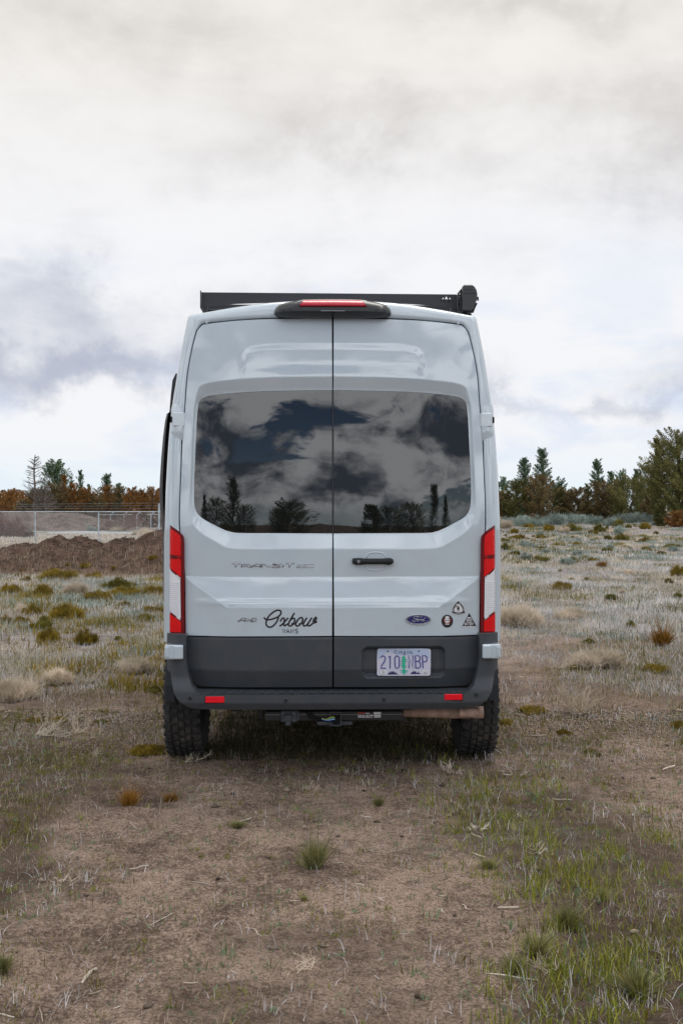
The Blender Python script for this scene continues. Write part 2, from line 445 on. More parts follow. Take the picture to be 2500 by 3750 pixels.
GLASS = half([(1220, 1426), (1085, 1428), (938, 1432), (832, 1440), (769, 1448), (746, 1456), (734, 1466), (727, 1482), (722, 1530), (718, 1610),
              (714, 1700), (711, 1784), (712, 1839), (716, 1864), (727, 1885), (748, 1902), (782, 1921), (816, 1938), (841, 1947), (875, 1952), (1001, 1953), (1220, 1954)], 4)
SURR = half([(1220, 1379), (1043, 1381), (917, 1386), (832, 1394), (782, 1400), (748, 1409), (731, 1420), (723, 1436), (717, 1465), (711, 1510),
             (706, 1589), (702, 1700), (698, 1800), (697, 1868), (702, 1898), (719, 1931), (748, 1957), (790, 1982), (824, 2001), (850, 2007), (917, 2009), (1220, 2009)], 4)
UP = half([(1220, 1252), (1050, 1254), (960, 1258), (915, 1266), (890, 1282), (880, 1305), (874, 1350), (872, 1420)], 4)
UPF = np.vstack([UP, mirror(UP)[::-1]])
GL_F, SU_F = full(GLASS), full(SURR)
ZL1 = P2(1000, 2112)[1]; ZL2 = P2(1000, 2223)[1]; XB0 = -P2(681, 2120)[0]; XB1 = -P2(835, 2215)[0]
Z450 = P2(1000, 2448)[1]; ZCL = P2(1000, 2327)[1]
RECESS_C = P2(1477, 2422); RECESS_H = (155 / 4140 * 7.0, 57 / 4140 * 7.0)
def dfun(x, z, recess=False):
    x = np.atleast_1d(np.asarray(x, float)); z = np.atleast_1d(np.asarray(z, float))
    sh = x.shape; x = x.ravel(); z = z.ravel()
    y = base(x, z); P = np.c_[x, z]
    near = (z > 1.3)
    if near.any():
        Pn = P[near]; yy = np.zeros(len(Pn))
        ig = inside(Pn, GL_F); iso = inside(Pn, SU_F)
        dg = dist(Pn, GL_F); ds = dist(Pn, SU_F)
        t = np.where(ig, 1.0, np.where(iso, ds / np.maximum(ds + dg, 1e-6), 0.0))
        t2 = t
        yy += 0.036 * t2
        iu = inside(Pn, UPF); du = np.where(iu, dist(Pn, UPF[:, :], False), 0)
        yy -= 0.005 * ss(du / 0.055) * np.where(iso, 0, 1) * ss(ds / 0.10)
        y[near] += yy
    # lower bulge: shelf between the two creases, pinching out toward the lamps
    ax = np.abs(x)
    h = np.clip((XB0 - ax) / (XB0 - XB1), 0, 1)
    zl2 = ZL1 + (ZL2 - ZL1) * h
    r = np.clip((ZL1 - z) / np.maximum(ZL1 - zl2, 0.004), 0, 1)
    y -= 0.052 * h * (0.15 * ss(r) + 0.85 * r)
    # faint swelling in the middle of the lower panel
    y -= 0.004 * np.exp(-((z - (ZL2 + 0.03)) / 0.02) ** 2) * h
    # cladding: kicks under below its crease
    y += np.where(z < Z450, (Z450 - z) * 0.38, 0)
    if recess:
        qx = np.abs(x - RECESS_C[0]) - (RECESS_H[0] - 0.04); qz = np.abs(z - RECESS_C[1]) - (RECESS_H[1] - 0.04)
        sd = np.hypot(np.maximum(qx, 0), np.maximum(qz, 0)) + np.minimum(np.maximum(qx, qz), 0) - 0.04
        y += 0.034 * ss(-sd / 0.018)
    return y.reshape(sh)
def S3(px_, py_, off=0.0, recess=False):
    x, z = P2(px_, py_)
    for _ in range(3):
        Y = float(dfun(x, z, recess)[0]); x, z = px(px_, py_, Y)
    return (x, float(dfun(x, z, recess)[0]) - off, z)

van = empty('camper_van', (-0.05, D, 0.0), R(1.2))
tag(van, 'white high roofed camper van seen from behind, with dark rear windows and black roof rack', 'van')

GAPL = [(682, 2200), (681, 2100), (674, 1975), (664, 1945), (663, 1850), (669, 1700), (673, 1600), (682, 1497), (691, 1379), (705, 1295), (722, 1226), (730, 1208), (740, 1197), (760, 1188), (877, 1175), (1003, 1169), (1216.5, 1166)]
def shift(L, dx): return [(x + dx, y) for x, y in L]
# --- door skins
SEAM = 2.2
gm = [tuple(p) for p in half(GAPL, 3)]
def clampx(L, s=SEAM):
    q = []
    for p in L:
        lim = -(s / 600.0)
        q.append((min(p[0], lim), p[1]))
    return q
left_loop = clampx([P2(1216, 2325), P2(684, 2325)] + gm[0:] )
gl = [tuple(p) for p in GLASS]
zt, zbm = gl[0][1], gl[-1][1]
loopL = np.array(clampx([P2(1216, 2325), P2(684, 2325)] + gm + [(-SEAM / 600, zt)] + gl[1:-1] + [(-SEAM / 600, zbm)]))
doors = {}
def offs(L, d):
    L = np.asarray(L); t = np.gradient(L, axis=0); t /= np.maximum(np.linalg.norm(t, axis=1), 1e-9)[:, None]
    return L + np.c_[-t[:, 1], t[:, 0]] * d
CREASE = [SURR, SURR * 0.06 + 0.94 * SURR, [(-XB0, ZL1), (0, ZL1)], [(-XB0, ZL1), (-XB1, ZL2), (0, ZL2)], [(-XB0, ZL1 + .006), (0, ZL1 + .006)]]
CREASE = [np.array(c) for c in (SURR, offs(SURR, .006), offs(SURR, -.006), [(-XB0, ZL1 + .003), (-.003, ZL1 + .003)], [(-XB0, ZL1 - .005), (-.003, ZL1 - .005)], [(-XB0, ZL1), (-XB1, ZL2 + .004), (-.003, ZL2 + .004)], [(-XB0, ZL1 - .01), (-XB1, ZL2 - .006), (-.003, ZL2 - .006)])]
for side in (-1, 1):
    lp = loopL if side < 0 else mirror(loopL)[::-1]
    d_ = panel('rear_door', [lp], lambda x, z: dfun(x, z), 0.016, 'paint', van, rim=0.028, lines=[c if side < 0 else mirror(c) for c in CREASE])
    d_['label'] = 'left rear door with the chrome lettering' if side < 0 else 'right rear door with the black handle'
    doors[side] = d_
    g = [(-SEAM / 600, zt)] + gl[1:-1] + [(-SEAM / 600, zbm)]
    g = np.array([(p[0] if p[0] < -0.0054 else -SEAM / 600, p[1]) for p in g])
    # pane inset 2 mm all round
    c = g.mean(0); g = c + (g - c) * np.array([0.9975, 0.9965])
    g = g if side < 0 else mirror(g)[::-1]
    panel('window_glass', [g], lambda x, z: base(x, z) + 0.037, 0.03, 'tinted_glass', d_, rim=0.010)
    # black seal behind the edge of the pane
    g2 = [(-0.004, zt)] + gl[1:-1] + [(-0.004, zbm)]
    g2 = np.array(g2); c2 = g2.mean(0); g3 = c2 + (g2 - c2) * np.array([0.985, 0.975])
    if side > 0: g2 = mirror(g2)[::-1]; g3 = mirror(g3)[::-1]
    panel('window_seal', [g2, g3], lambda x, z: base(x, z) + 0.0405, 0.03, 'rubber', d_, rim=0)
    # black lower cladding
    cl = [P2(1217.0, 2330), P2(683, 2330), P2(684, 2390), P2(690, 2440), P2(698, 2470), P2(706, 2495), P2(717, 2508), P2(735, 2513), P2(1217.0, 2514)]
    cl = np.array(clampx(cl, 3.2)); cl = cl if side < 0 else mirror(cl)[::-1]
    panel('lower_cladding', [cl], (lambda x, z: dfun(x, z, True) - 0.006 * ss((ZCL + 0.002 - z) / 0.012)) if side > 0 else (lambda x, z: dfun(x, z) - 0.006 * ss((ZCL + 0.002 - z) / 0.012)),
          0.011 if side > 0 else 0.02, 'plastic', d_, rim=0.05)
# glass side body behind doors (dark void closing the gaps)
m_ = MB()
bo = full(np.vstack([[P2(690, 2510)], [P2(p[0] - 6, p[1] - 4) for p in GAPL[:-1]], [P2(1220, 1160)]]))
panel('door_seal', [bo], lambda x, z: base(x, z) + 0.048, 0.06, 'rubber', van, rim=0)
# grey strip between the two panes
MB().box(-0.0028, 0.0028, RY(1.6) + 0.034, RY(1.6) + 0.30, zbm, zt).out('centre_seal', 'plastic', van)

# --- body shell: opening outline -> silhouette, then forward
OPN = [(679, 2345), (678, 2200), (677, 2100), (670, 1972), (659, 1938), (659, 1850), (665, 1700), (668, 1600), (678, 1497), (687, 1379), (701, 1295), (718, 1223), (727, 1204), (736, 1193), (757, 1183), (875, 1170), (1001, 1163), (1220, 1160)]
SIL = [(604, 2345), (604, 2200), (604, 2100), (605, 1972), (607, 1938), (610, 1850), (616, 1720), (624, 1600), (634, 1500), (650, 1400), (666, 1300), (683, 1212), (690, 1178), (699, 1158), (738, 1150), (870, 1127), (1001, 1109), (1220, 1097)]
op = catmull([P2(*p) for p in OPN], 4); si = catmull([P2(*p) for p in SIL], 4)
# silhouette lies 0.10 further in: rescale about the camera axis
def at_depth(L, dy):
    o_ = []
    for x, z in L:
        Y0 = float(base(np.array(x), np.array(z))); k_ = (D + Y0 + dy) / (D + Y0)
        o_.append((x * k_, CAM_H + (z - CAM_H) * k_))
    return np.array(o_)
dr = 0.085
sid = at_depth(si, dr)
loops = []
def ring(XZ, Yf):
    q = [(x, Yf(x, z), z) for x, z in XZ]
    return q + [(-x, y, z) for x, y, z in q[::-1]][1:]
bf = lambda x, z: float(base(np.array(x), np.array(z)))
loops.append(ring(op, lambda x, z: bf(x, z) + 0.045))
loops.append(ring(op, lambda x, z: bf(x, z) + 0.006))
mid = lambda t: op + (si - op) * t
loops.append(ring(mid(0.06), lambda x, z: bf(x, z)))
loops.append(ring(mid(0.45), lambda x, z: bf(x, z) - 0.001))
XZ75 = mid(0.68); loops.append(ring(XZ75, lambda x, z: bf(x, z) + 0.001))
for t, dd in ((0.80, 0.010), (0.90, 0.028), (0.965, 0.052)):
    loops.append(ring(op + (sid - op) * t, lambda x, z, dd=dd: bf(x, z) + dd))
ysil = [bf(x, z) for x, z in si]
def ring2(XZ, Ys):
    q = [(x, y, z) for (x, z), y in zip(XZ, Ys)]
    return q + [(-x, y, z) for x, y, z in q[::-1]][1:]
loops.append(ring2(sid, [y + dr for y in ysil]))
ytop = max(ysil)
sid2 = sid.copy(); sid2[:, 0] *= 1.004
loops.append(ring2(sid2, [max(0.55, y + dr + .05) for y in ysil]))
zb0 = sid[0][1]; ztop = sid[:, 1].max()
def sect(Y, zt_, wf):
    q = []
    for x, z in sid2:
        z2 = zb0 + (z - zb0) * (zt_ - zb0) / (ztop - zb0)
        # narrower greenhouse toward the nose keeps the lower body full width
        q.append((x * wf, Y, z2))
    return q + [(-x, y, z) for x, y, z in q[::-1]][1:]
for Y, zt_, wf in ((1.5, ztop, 1.0), (3.0, ztop, 1.0), (4.2, ztop - .02, 0.995), (4.6, ztop - 0.22, 0.98), (5.0, ztop - 0.75, 0.96), (5.25, 1.55, 0.93), (5.55, 1.40, 0.90), (5.85, 1.20, 0.84), (5.92, 0.95, 0.80)):
    loops.append(sect(Y, zt_, wf))
body = MB().loft([l[::-1] for l in loops], closed=False).out('body', 'paint', van, smooth=True)
# sill / lower sides and floor, black
MB().box(-.84, .84, 0.62, 5.5, 0.38, 0.60, 0.03).box(-1.03, 1.03, 0.35, 5.7, 0.52, 0.80, 0.03).out('underbody', 'plastic_dark', van)
MB().add([(-.8, 5.93, .5), (.8, 5.93, .5), (.8, 5.93, 1.1), (-.8, 5.93, 1.1)], [(0, 1, 2, 3)]).out('front_panel', 'plastic_dark', van)
# windscreen
MB().add([(-.86, 4.47, 2.5), (.86, 4.47, 2.5), (.95, 5.17, 1.66), (-.95, 5.17, 1.66)], [(0, 1, 2, 3)]).out('windscreen', 'tinted_glass', van)
# roof gutter grooves and rear roof seams
for s in (-1, 1):
    a = S3(VCX + s * 459, 1187); b = S3(VCX + s * 463, 1152)
    MB().tube([(a[0], a[1] - .002, a[2]), (b[0], b[1] + .03, b[2] + .004), (b[0], b[1] + .12, b[2] + .012)], 0.0085, 8).out('roof_rib', 'paint', van, smooth=True)

# --- hinges (painted): upper on the pillar, lower in the bumper corner
for s in (-1, 1):
    def hx(x): return s * -1 * 0 + (x if s < 0 else 2 * VCX - x)
    # pillar swelling round the upper hinge
    c1 = [S3(hx(634), 1508), S3(hx(672), 1508), S3(hx(672), 1580), S3(hx(629), 1580)]
    hb = MB()
    def plate(pts, y0, y1, ch):
        xs = [p[0] for p in pts]; zs = [p[2] for p in pts]
        hb.box(min(xs), max(xs), y0, y1, min(zs), max(zs), ch)
    ymid = c1[0][1]
    plate([S3(hx(637), 1511), S3(hx(681), 1564)], ymid - 0.030, ymid + 0.03, 0.008)
    hb.out('hinge', 'paint', van, smooth=False)
    k_ = MB(); a = S3(hx(628), 1526); b = S3(hx(633), 1548)
    k_.box(min(a[0], b[0]), max(a[0], b[0]), ymid - 0.012, ymid + 0.05, b[2], a[2], 0.002).out('hinge_pin', 'rubber', van)
    sw = MB(); L = []
    for (yy, off) in ((1478, 0.0), (1500, 0.010), (1512, .014), (1570, 0.014), (1586, .010), (1612, 0.0)):
        xo = (630 if yy > 1490 and yy < 1590 else 635); p = S3(hx(xo), yy); q = S3(hx(674), yy)
        L.append([(p[0], p[1] + 0.09, p[2]), (p[0], p[1] + 0.01 - off * .3, p[2]), (p[0] + (q[0] - p[0]) * .25, p[1] - off, p[2]), (q[0], q[1] - off * .8, q[2]), (q[0], q[1] + 0.03, q[2])])
    if s > 0: L = [l[::-1] for l in L]
    sw.loft([l for l in L], closed=False).out('hinge_mount', 'paint', van, smooth=True)
    lh = MB(); a = S3(hx(616), 2352); b = S3(hx(682), 2405); yb = min(a[1], b[1])
    lh.box(min(a[0], b[0]) , max(a[0], b[0]), 0.050, 0.16, b[2], a[2], 0.006)
    c_ = S3(hx(650), 2352); lh.box(min(c_[0], b[0]), max(c_[0], b[0]), 0.040, 0.09, b[2] + .002, a[2] - .004, 0.006)
    c_ = S3(hx(618), 2352); d2 = S3(hx(632), 2405); lh.box(min(c_[0], d2[0]), max(c_[0], d2[0]), 0.043, 0.09, b[2] + .014, a[2] - .014, 0.003)
    lh.out('hinge', 'paint', van)

# --- tail lamps
def lamp_y(x, z): return base(x, z) - 0.020 + 0.75 * np.maximum(np.abs(x) - 0.995, 0) + 2.2 * np.maximum(np.abs(x) - 1.015, 0)
def lampy2(off): return lambda x, z: lamp_y(x, z) - off
for s in (-1, 1):
    def Lx(pts):
        q = [P2(*p) for p in pts]
        q = np.array(q)
        return q if s < 0 else mirror(q)[::-1]
    H = catmull([P2(*p) for p in [(606, 2312), (604, 2200), (604, 2000), (607, 1955), (614, 1928), (622, 1922), (630, 1925), (656, 1942), (672, 1957), (679, 1975), (680, 2050), (680, 2200), (681, 2316), (676, 2322), (640, 2323), (612, 2321)]], 3, True)
    H = H if s < 0 else mirror(H)[::-1]
    hs = panel('tail_lamp', [H], lampy2(0), 0.012, 'red_deep', van, rim=0.07)
    hs['label'] = 'tail lamp on the left corner' if s < 0 else 'tail lamp on the right corner'
    o1 = panel('red_lens', [Lx([(625, 2076), (625, 1938), (634, 1938), (652, 1951), (664, 1962), (667, 1980), (668, 2112)])], lampy2(0.004), 0.01, 'red_lens', hs, rim=0.006)
    o2 = panel('reversing_lens', [Lx([(624, 2234), (624, 2086), (630, 2088), (665, 2120), (667, 2262), (661, 2262)])], lampy2(0.005), 0.01, 'clear_lens', hs, rim=0.006)
    o3 = panel('red_lens', [Lx([(624, 2312), (624, 2244), (664, 2272), (668, 2276), (668, 2312)])], lampy2(0.004), 0.01, 'red_lens', hs, rim=0.006)
    o4 = panel('side_lens', [Lx([(609, 2300), (607, 2200), (608, 2090), (621, 2084), (621, 2300)])], lampy2(0.003), 0.01, 'clear_lens' if False else 'red_deep', hs, rim=0.004)
    # moulded bars in the lens, white edging of the clear piece
    rb = MB()
    for i in range(15):
        py_ = 1962 + i * 8.4
        x0 = 628; x1 = 664 if py_ > 1968 else 650
        a = P2(x0, py_); b = P2(x1, py_); ya = float(lamp_y(np.array(s * -1 * -a[0] if s < 0 else -a[0]), np.array(a[1]))) - 0.012
        yb_ = float(lamp_y(np.array(b[0]), np.array(b[1]))) - 0.012
        sx = 1 if s < 0 else -1
        rb.tube([(sx * a[0], ya + .006, a[1]), (sx * b[0], yb_ + .006, b[1])], 0.0034, 6)
    rb.out('lens_rib', 'red_lens', hs, kind='stuff')
    rb = MB(); sx = 1 if s < 0 else -1
    for i in range(16):
        for j in range(4):
            py_ = 2132 + i * 7.5; x_ = 629 + j * 9.5
            if py_ < 2092 + (x_ - 625) * .85 or py_ > 2234 + (x_ - 625) * .7: continue
            a = P2(x_, py_); ya = float(lamp_y(np.array(a[0]), np.array(a[1]))) - 0.011
            rb.box(sx * a[0] - .0045, sx * a[0] + .0045, ya, ya + .008, a[1] - .003, a[1] + .003, 0.0015)
    dk = [(625, 2030), (625, 2044), (667, 2048), (667, 2034)]
    panel('lens_bar', [Lx(dk[::1] if True else dk)], lampy2(0.0052), 0.01, 'red_deep', hs, rim=0.001)
    rb.out('lens_facet', 'clear_lens', hs, kind='stuff')
    for A, B in (((624, 2083), (666, 2117)), ((624, 2239), (665, 2267))):
        a = P2(*A); b = P2(*B)
        MB().tube([(sx * a[0], float(lamp_y(np.array(a[0]), np.array(a[1]))) - .008, a[1]), (sx * b[0], float(lamp_y(np.array(b[0]), np.array(b[1]))) - .008, b[1])], 0.003, 5).out('lens_edge', 'print_white', hs)

# --- high brake lamp pod on the roof edge
pod = MB(); L = []
YP = RY(2.8) + 0.02
prof = [(1004, 1146, 1138), (1010, 1152, 1126), (1022, 1158, 1117), (1045, 1159, 1110), (1085, 1160, 1102), (1115, 1161, 1097), (1165, 1162, 1095.5), (1220, 1162, 1095)]
prof = prof + [(2 * VCX - a, b, c) for a, b, c in prof[::-1][1:]]
for i, (xx, zb_, zt2) in enumerate(prof):
    th = 0.115 * math.sin(math.pi * min(1, (i + .35) / 4) / 2) * 1.0 if i < 8 else 0.115 * math.sin(math.pi * min(1, (len(prof) - 1 - i + .35) / 4) / 2)
    yb_ = YP + 0.02; ring_ = []
    x0, zb2 = px(xx, zb_, YP - .05); _, zt3 = px(xx, zt2, YP - .02); h = zt3 - zb2
    for (fy, fz) in ((0, 0), (-0.35, -.02), (-0.72, 0.04), (-1.0, .26), (-1.0, .44), (-.80, .74), (-.55, .96), (-0.1, 1.0), (0.9, 1.0), (1.0, .4)):
        ring_.append((x0, yb_ + fy * th, zb2 + fz * h))
    L.append(ring_)
pod.loft(L, caps=True).out('brake_lamp_pod', 'gloss_black', van, smooth=False)
pod_o = bpy.data.objects['brake_lamp_pod']; pod_o.data.shade_smooth()
try: pod_o.data.set_sharp_from_angle(angle=R(35))
except Exception: pass
a0 = px(1096, 1122, YP - .09); a1 = px(1344, 1122, YP - .09); b0 = px(1116, 1099, YP - .06); b1 = px(1324, 1099, YP - .06)
yl, yu = YP - .098, YP - 0.062
lm = MB(); n_ = 24; L = []
for i in range(n_ + 1):
    t = i / n_
    xb = a0[0] + (a1[0] - a0[0]) * t; xt = b0[0] + (b1[0] - b0[0]) * t; cr = 0.004 * (1 - (2 * t - 1) ** 2)
    L.append([(xb, yl + .02, a0[1]), (xb, yl - cr, a0[1] + .002), ((xb + xt) / 2, (yl + yu) / 2 - cr - .004, (a0[1] + b0[1]) / 2 + .002), (xt, yu - cr, b0[1]), (xt, yu + .03, b0[1] + .001)])
lm.loft([l[::-1] for l in L], closed=False).out('brake_lamp_lens', 'red_brake', pod_o, smooth=True)
cg = px(1220, 1139, YP - .10)
MB().box(-.075, .075, YP - .104, YP - .08, cg[1] - .001, cg[1] + .004, 0.001).out('pod_groove', 'steel', pod_o)
MB().cyl((0, YP - .085, cg[1] - .012), (0, -1, 0), 0.006, 0.01, 10).out('camera_lens', 'rubber', pod_o)

# --- bumper
ZS = px(0, 2541, 0.0)[1]                 # step front edge height
def bump_y(x, z):
    ax = np.abs(x)
    y = 0.0 + 0.03 * (ax / 0.9) ** 4 + np.maximum(ax - 0.93, 0) ** 2 * 8.0
    up = ss((z - ZS) / 0.10)
    y = y + 0.035 * up * ss((ax - .80) / .1)
    y = y + np.where(z < ZS - 0.055, (ZS - 0.055 - z) * 0.55, 0)
    return y
def B2(a, b, Y=0.02): return px(a, b, Y)
bl = [B2(*p) for p in [(603, 2326), (679, 2326), (680, 2345), (679, 2408), (683, 2440), (690, 2475), (702, 2510), (722, 2532), (748, 2541), (1220, 2541.5)]]
bo_ = [B2(*p) for p in [(1220, 2598), (748, 2598), (700, 2594), (676, 2583), (655, 2568), (636, 2538), (625, 2500), (618, 2470), (603, 2462), (601, 2400)]]
lp = np.array(bl + [(-x, z) for x, z in bl[::-1][1:]] + [(-x, z) for x, z in bo_[::-1]][:-1] + bo_)
bump = panel('bumper', [lp], bump_y, 0.016, 'plastic', van, rim=0.10)
# wrap down the sides
for s in (-1, 1):
    L = []
    for Y in (0.06, 0.2, 0.42):
        L.append([(s * (1.028 + .01 * (Y > .1)), Y, z) for z in (0.74, 0.90)] + [(s * (1.028 + .01 * (Y > .1)) , Y, 0.96)])
    w_ = MB(); w_.box(min(s * .98, s * 1.030), max(s * .98, s * 1.030), 0.22, 0.50, 0.66, 0.925, 0.012)
    w_.out('bumper_side', 'plastic_dark', bump)
    # wheel arch flare
    ar = MB(); L = []
    for i in range(15):
        a = math.pi * i / 14; c, sn = math.cos(a), math.sin(a)
        L.append([(s * 1.02, 0.95 + c * 0.50, 0.44 + sn * 0.46), (s * 1.085, 0.95 + c * 0.495, 0.44 + sn * 0.455), (s * 1.09, 0.95 + c * 0.47, 0.44 + sn * 0.43), (s * 1.02, 0.95 + c * 0.46, 0.44 + sn * 0.42)])
    if s < 0: L = L[::-1]
    ar.loft(L, caps=True).out('wheel_arch', 'plastic_dark', van, smooth=False)
# step plate with its tread ribs
sp_ = MB(); x0 = -0.80
sp_.add([(-.815, 0.016, ZS - .001), (.815, 0.016, ZS - .001), (.86, 0.15, ZS + .012), (-.86, 0.15, ZS + .012)], [(0, 1, 2, 3)])
step = sp_.out('step_plate', 'plastic', bump)
rib0 = None
for i in range(27):
    x_ = (739 + i * 36.4 - VCX) / 600.0 + 0.0
    if abs(x_) > .80: continue
    if rib0 is None:
        r_ = MB(); L = []
        for (y, hw) in ((0.018, 0.011), (0.095, 0.004)):
            zz = ZS + 0.0006 + y * .09
            L.append([(-hw, y, zz), (-hw + .002, y, zz + .006), (hw - .002, y, zz + .006), (hw, y, zz)])
        r_.loft(L, caps=True); rib0 = r_.out('tread_rib', 'plastic', bump); rib0.location = (x_, 0, 0)
    else:
        c_ = rib0.copy(); COL.objects.link(c_); c_.location = (x_, 0, 0)
# seam line, sensors, reflectors
for i, (sx_, sy_, r_) in enumerate(((697, 2556, .017), (1047, 2563, .016), (1405, 2561, .016), (1745, 2547, .017))):
    x_, z_ = B2(sx_, sy_, 0.01)
    y_ = float(bump_y(np.array(x_), np.array(z_)))
    o_ = MB().cyl((x_, y_ + .01, z_), (0, -1, 0), r_, 0.013, 24, .002).out('sensor_ring', 'plastic', bump)
    MB().cyl((x_, y_ - .002, z_), (0, -1, 0), r_ * .62, 0.004, 20, .001).out('parking_sensor', 'plastic_dark', bump)
for (a, b, c, d2) in ((753, 2550, 822, 2573), (1628, 2544, 1694, 2566)):
    q0 = B2(a, b, 0.0); q1 = B2(c, d2, 0.0); y_ = float(bump_y(np.array((q0[0] + q1[0]) / 2), np.array(q0[1])))
    MB().box(q0[0] - .004, q1[0] + .004, y_ - .003, y_ + .01, q1[1] - .004, q0[1] + .004, .003).out('reflector_frame', 'plastic_dark', bump)
    MB().box(q0[0], q1[0], y_ - .007, y_ + .01, q1[1], q0[1], .003).out('reflector', 'reflector_red', bump)

# --- door handle on the right door
rd, ld = doors[1], doors[-1]
a = S3(1289, 2068); b = S3(1442, 2043); yh = a[1]
hm = MB(); L = []
for t in np.linspace(0, 1, 15):
    xx = a[0] + (b[0] - a[0]) * t; zc_ = (a[2] + b[2]) / 2; e_ = math.sqrt(max(0, 1 - max(0, abs(2 * t - 1) - .86) ** 2 / .14 ** 2)); hh = 0.0205 * e_ * (1.0 if (t < .27 or t > .80) else 0.86) + .001
    bow = 0.030 + 0.012 * math.sin(math.pi * t)
    L.append([(xx, yh - bow + .0 + .022, zc_ - hh), (xx, yh - bow + .004, zc_ - hh * .8), (xx, yh - bow, zc_), (xx, yh - bow + .004, zc_ + hh * .8), (xx, yh - bow + .022, zc_ + hh)])
hm.loft(L, caps=True)
hd = hm.out('handle', 'plastic_dark', rd, smooth=True)
MB().box(a[0] + .003, a[0] + .062, yh - .022, yh + .002, a[2] + .006, b[2] - .002, .004).out('lock_cover', 'plastic_dark', rd)
MB().box(b[0] - .05, b[0] - .004, yh - .02, yh + .002, a[2] + .006, b[2] - .006, .004).out('handle_foot', 'plastic_dark', rd)
k_ = S3(1313, 2056)
MB().cyl((k_[0], yh - .030, k_[2]), (0, -1, 0), .010, .010, 16, .002).out('key_lock', 'steel', rd)
# finger bowl: dished half moons above and below
for sg, (x0_, x1_, yy0, yy1) in ((1, (1343, 1411, 2046, 2023)), (-1, (1341, 1411, 2064, 2089))):
    A = S3(x0_, yy0); B = S3(x1_, yy0); T = S3((x0_ + x1_) / 2, yy1); cx_ = (A[0] + B[0]) / 2; hw = (B[0] - A[0]) / 2; hh = T[2] - A[2]
    pts = []
    for j in range(17):
        th = math.pi * j / 16; c_, s_ = math.cos(th), math.sin(th)
        pts.append((cx_ - hw * (abs(c_) ** .7) * (1 if c_ > 0 else -1), A[2] + hh * (s_ ** .6)))
    rim_ = MB().tube([(p[0], float(dfun(p[0], p[1])[0]) - .000, p[1]) for p in pts], 0.0042, 6); rim_.out('handle_bowl', 'paint', rd, smooth=True)

# --- licence plate in its recess
def PL(px_, py_): return px(px_, py_, 0.125)
yp = float(min(dfun(RECESS_C[0] + i_, RECESS_C[1] + j_, True)[0] for i_ in (-.17, 0, .17) for j_ in (-.085, 0, .085))) - 0.008
yp = min(yp, float(dfun(RECESS_C[0], RECESS_C[1], True)[0]) - 0.010)
def PX(px_, py_): return px(px_, py_, yp)
q0 = PX(1380.5, 2375.5); q1 = PX(1577.5, 2475.5)
def rrect(x0, x1, z0, z1, r, n=5):
    o_ = []
    for cx_, cz_, a0_ in ((x1 - r, z1 - r, 0), (x0 + r, z1 - r, 90), (x0 + r, z0 + r, 180), (x1 - r, z0 + r, 270)):
        for j in range(n + 1):
            th = R(a0_ + 90 * j / n); o_.append((cx_ + r * math.cos(th), cz_ + r * math.sin(th)))
    return np.array(o_)
lic = panel('licence_plate', [rrect(q0[0], q1[0], q1[1], q0[1], .012)], lambda x, z: yp + 0 * x, .05, 'plate_base', van, rim=.004)
# tilt of the real plate is tiny; print lies on it
def flat(name, loop, m, off, parent):
    return panel(name, [np.array(loop)], lambda x, z: yp - off + 0 * x, .05, m, parent, rim=0.0004)
pc = lambda cx_, cy_: PX(1340 + cx_ * .17857, 2350 + cy_ * .17857)      # coordinates read in the enlarged plate
flat('plate_print', [pc(235, 160), pc(245, 380), pc(330, 290), pc(430, 215), pc(520, 210), pc(640, 275), pc(780, 270), pc(900, 290), pc(1100, 260), pc(1300, 350), pc(1308, 165), pc(1290, 152), pc(250, 152)][::-1], 'plate_sky', .0012, lic)
def fillf(strokes, r, m, name, off, parent, sq=.3, pcf=None, n=6):
    mb = MB()
    for st in strokes:
        pts = [(pcf or pc)(*p) for p in st]
        mb.tube([(p[0], yp - off, p[1]) for p in pts], r, n, 1)
    for i, v in enumerate(mb.v): mb.v[i] = (v[0], yp - off + (v[1] - (yp - off)) * sq, v[2])
    return mb.out(name, m, parent)
DIG = [[(300, 325), (320, 300), (352, 290), (385, 305), (398, 340), (385, 395), (350, 450), (318, 500), (305, 542), (410, 542)],
       [(458, 318), (498, 290), (494, 550)],
       [(590, 340), (605, 305), (635, 290), (668, 305), (683, 345), (684, 490), (670, 530), (640, 548), (610, 532), (595, 495), (590, 340)],
       [(885, 545), (872, 285), (968, 540), (962, 285)],
       [(1020, 545), (1012, 288), (1075, 288), (1108, 315), (1108, 375), (1075, 405), (1022, 405)], [(1075, 405), (1115, 435), (1118, 505), (1085, 542), (1020, 542)],
       [(1168, 545), (1158, 288), (1220, 288), (1248, 315), (1248, 390), (1220, 415), (1165, 412)]]
for g_ in ([DIG[0]], [DIG[1]], [DIG[2]], [DIG[3]], DIG[4:6], [DIG[6]]): fillf(g_, .0034, 'plate_ink', 'plate_character', .003, lic)
ORE = [[(602, 175), (582, 195), (582, 225), (602, 243), (625, 228), (628, 198), (602, 175)], [(672, 195), (672, 242)], [(668, 205), (690, 195), (702, 198)], [(660, 243), (688, 243)],
       [(715, 220), (748, 216), (738, 197), (718, 203), (712, 225), (728, 243), (750, 236)], [(790, 198), (770, 212), (785, 230), (805, 215), (790, 198)], [(770, 238), (820, 245), (818, 262), (785, 266), (765, 255), (780, 236)], [(805, 200), (822, 198)],
       [(862, 198), (842, 218), (860, 243), (884, 225), (862, 198)], [(905, 200), (908, 242)], [(905, 210), (928, 197), (942, 210), (943, 242)], [(895, 243), (922, 243)], [(932, 243), (960, 243)]]
fillf(ORE, .0013, 'plate_navy', 'state_name', .003, lic)
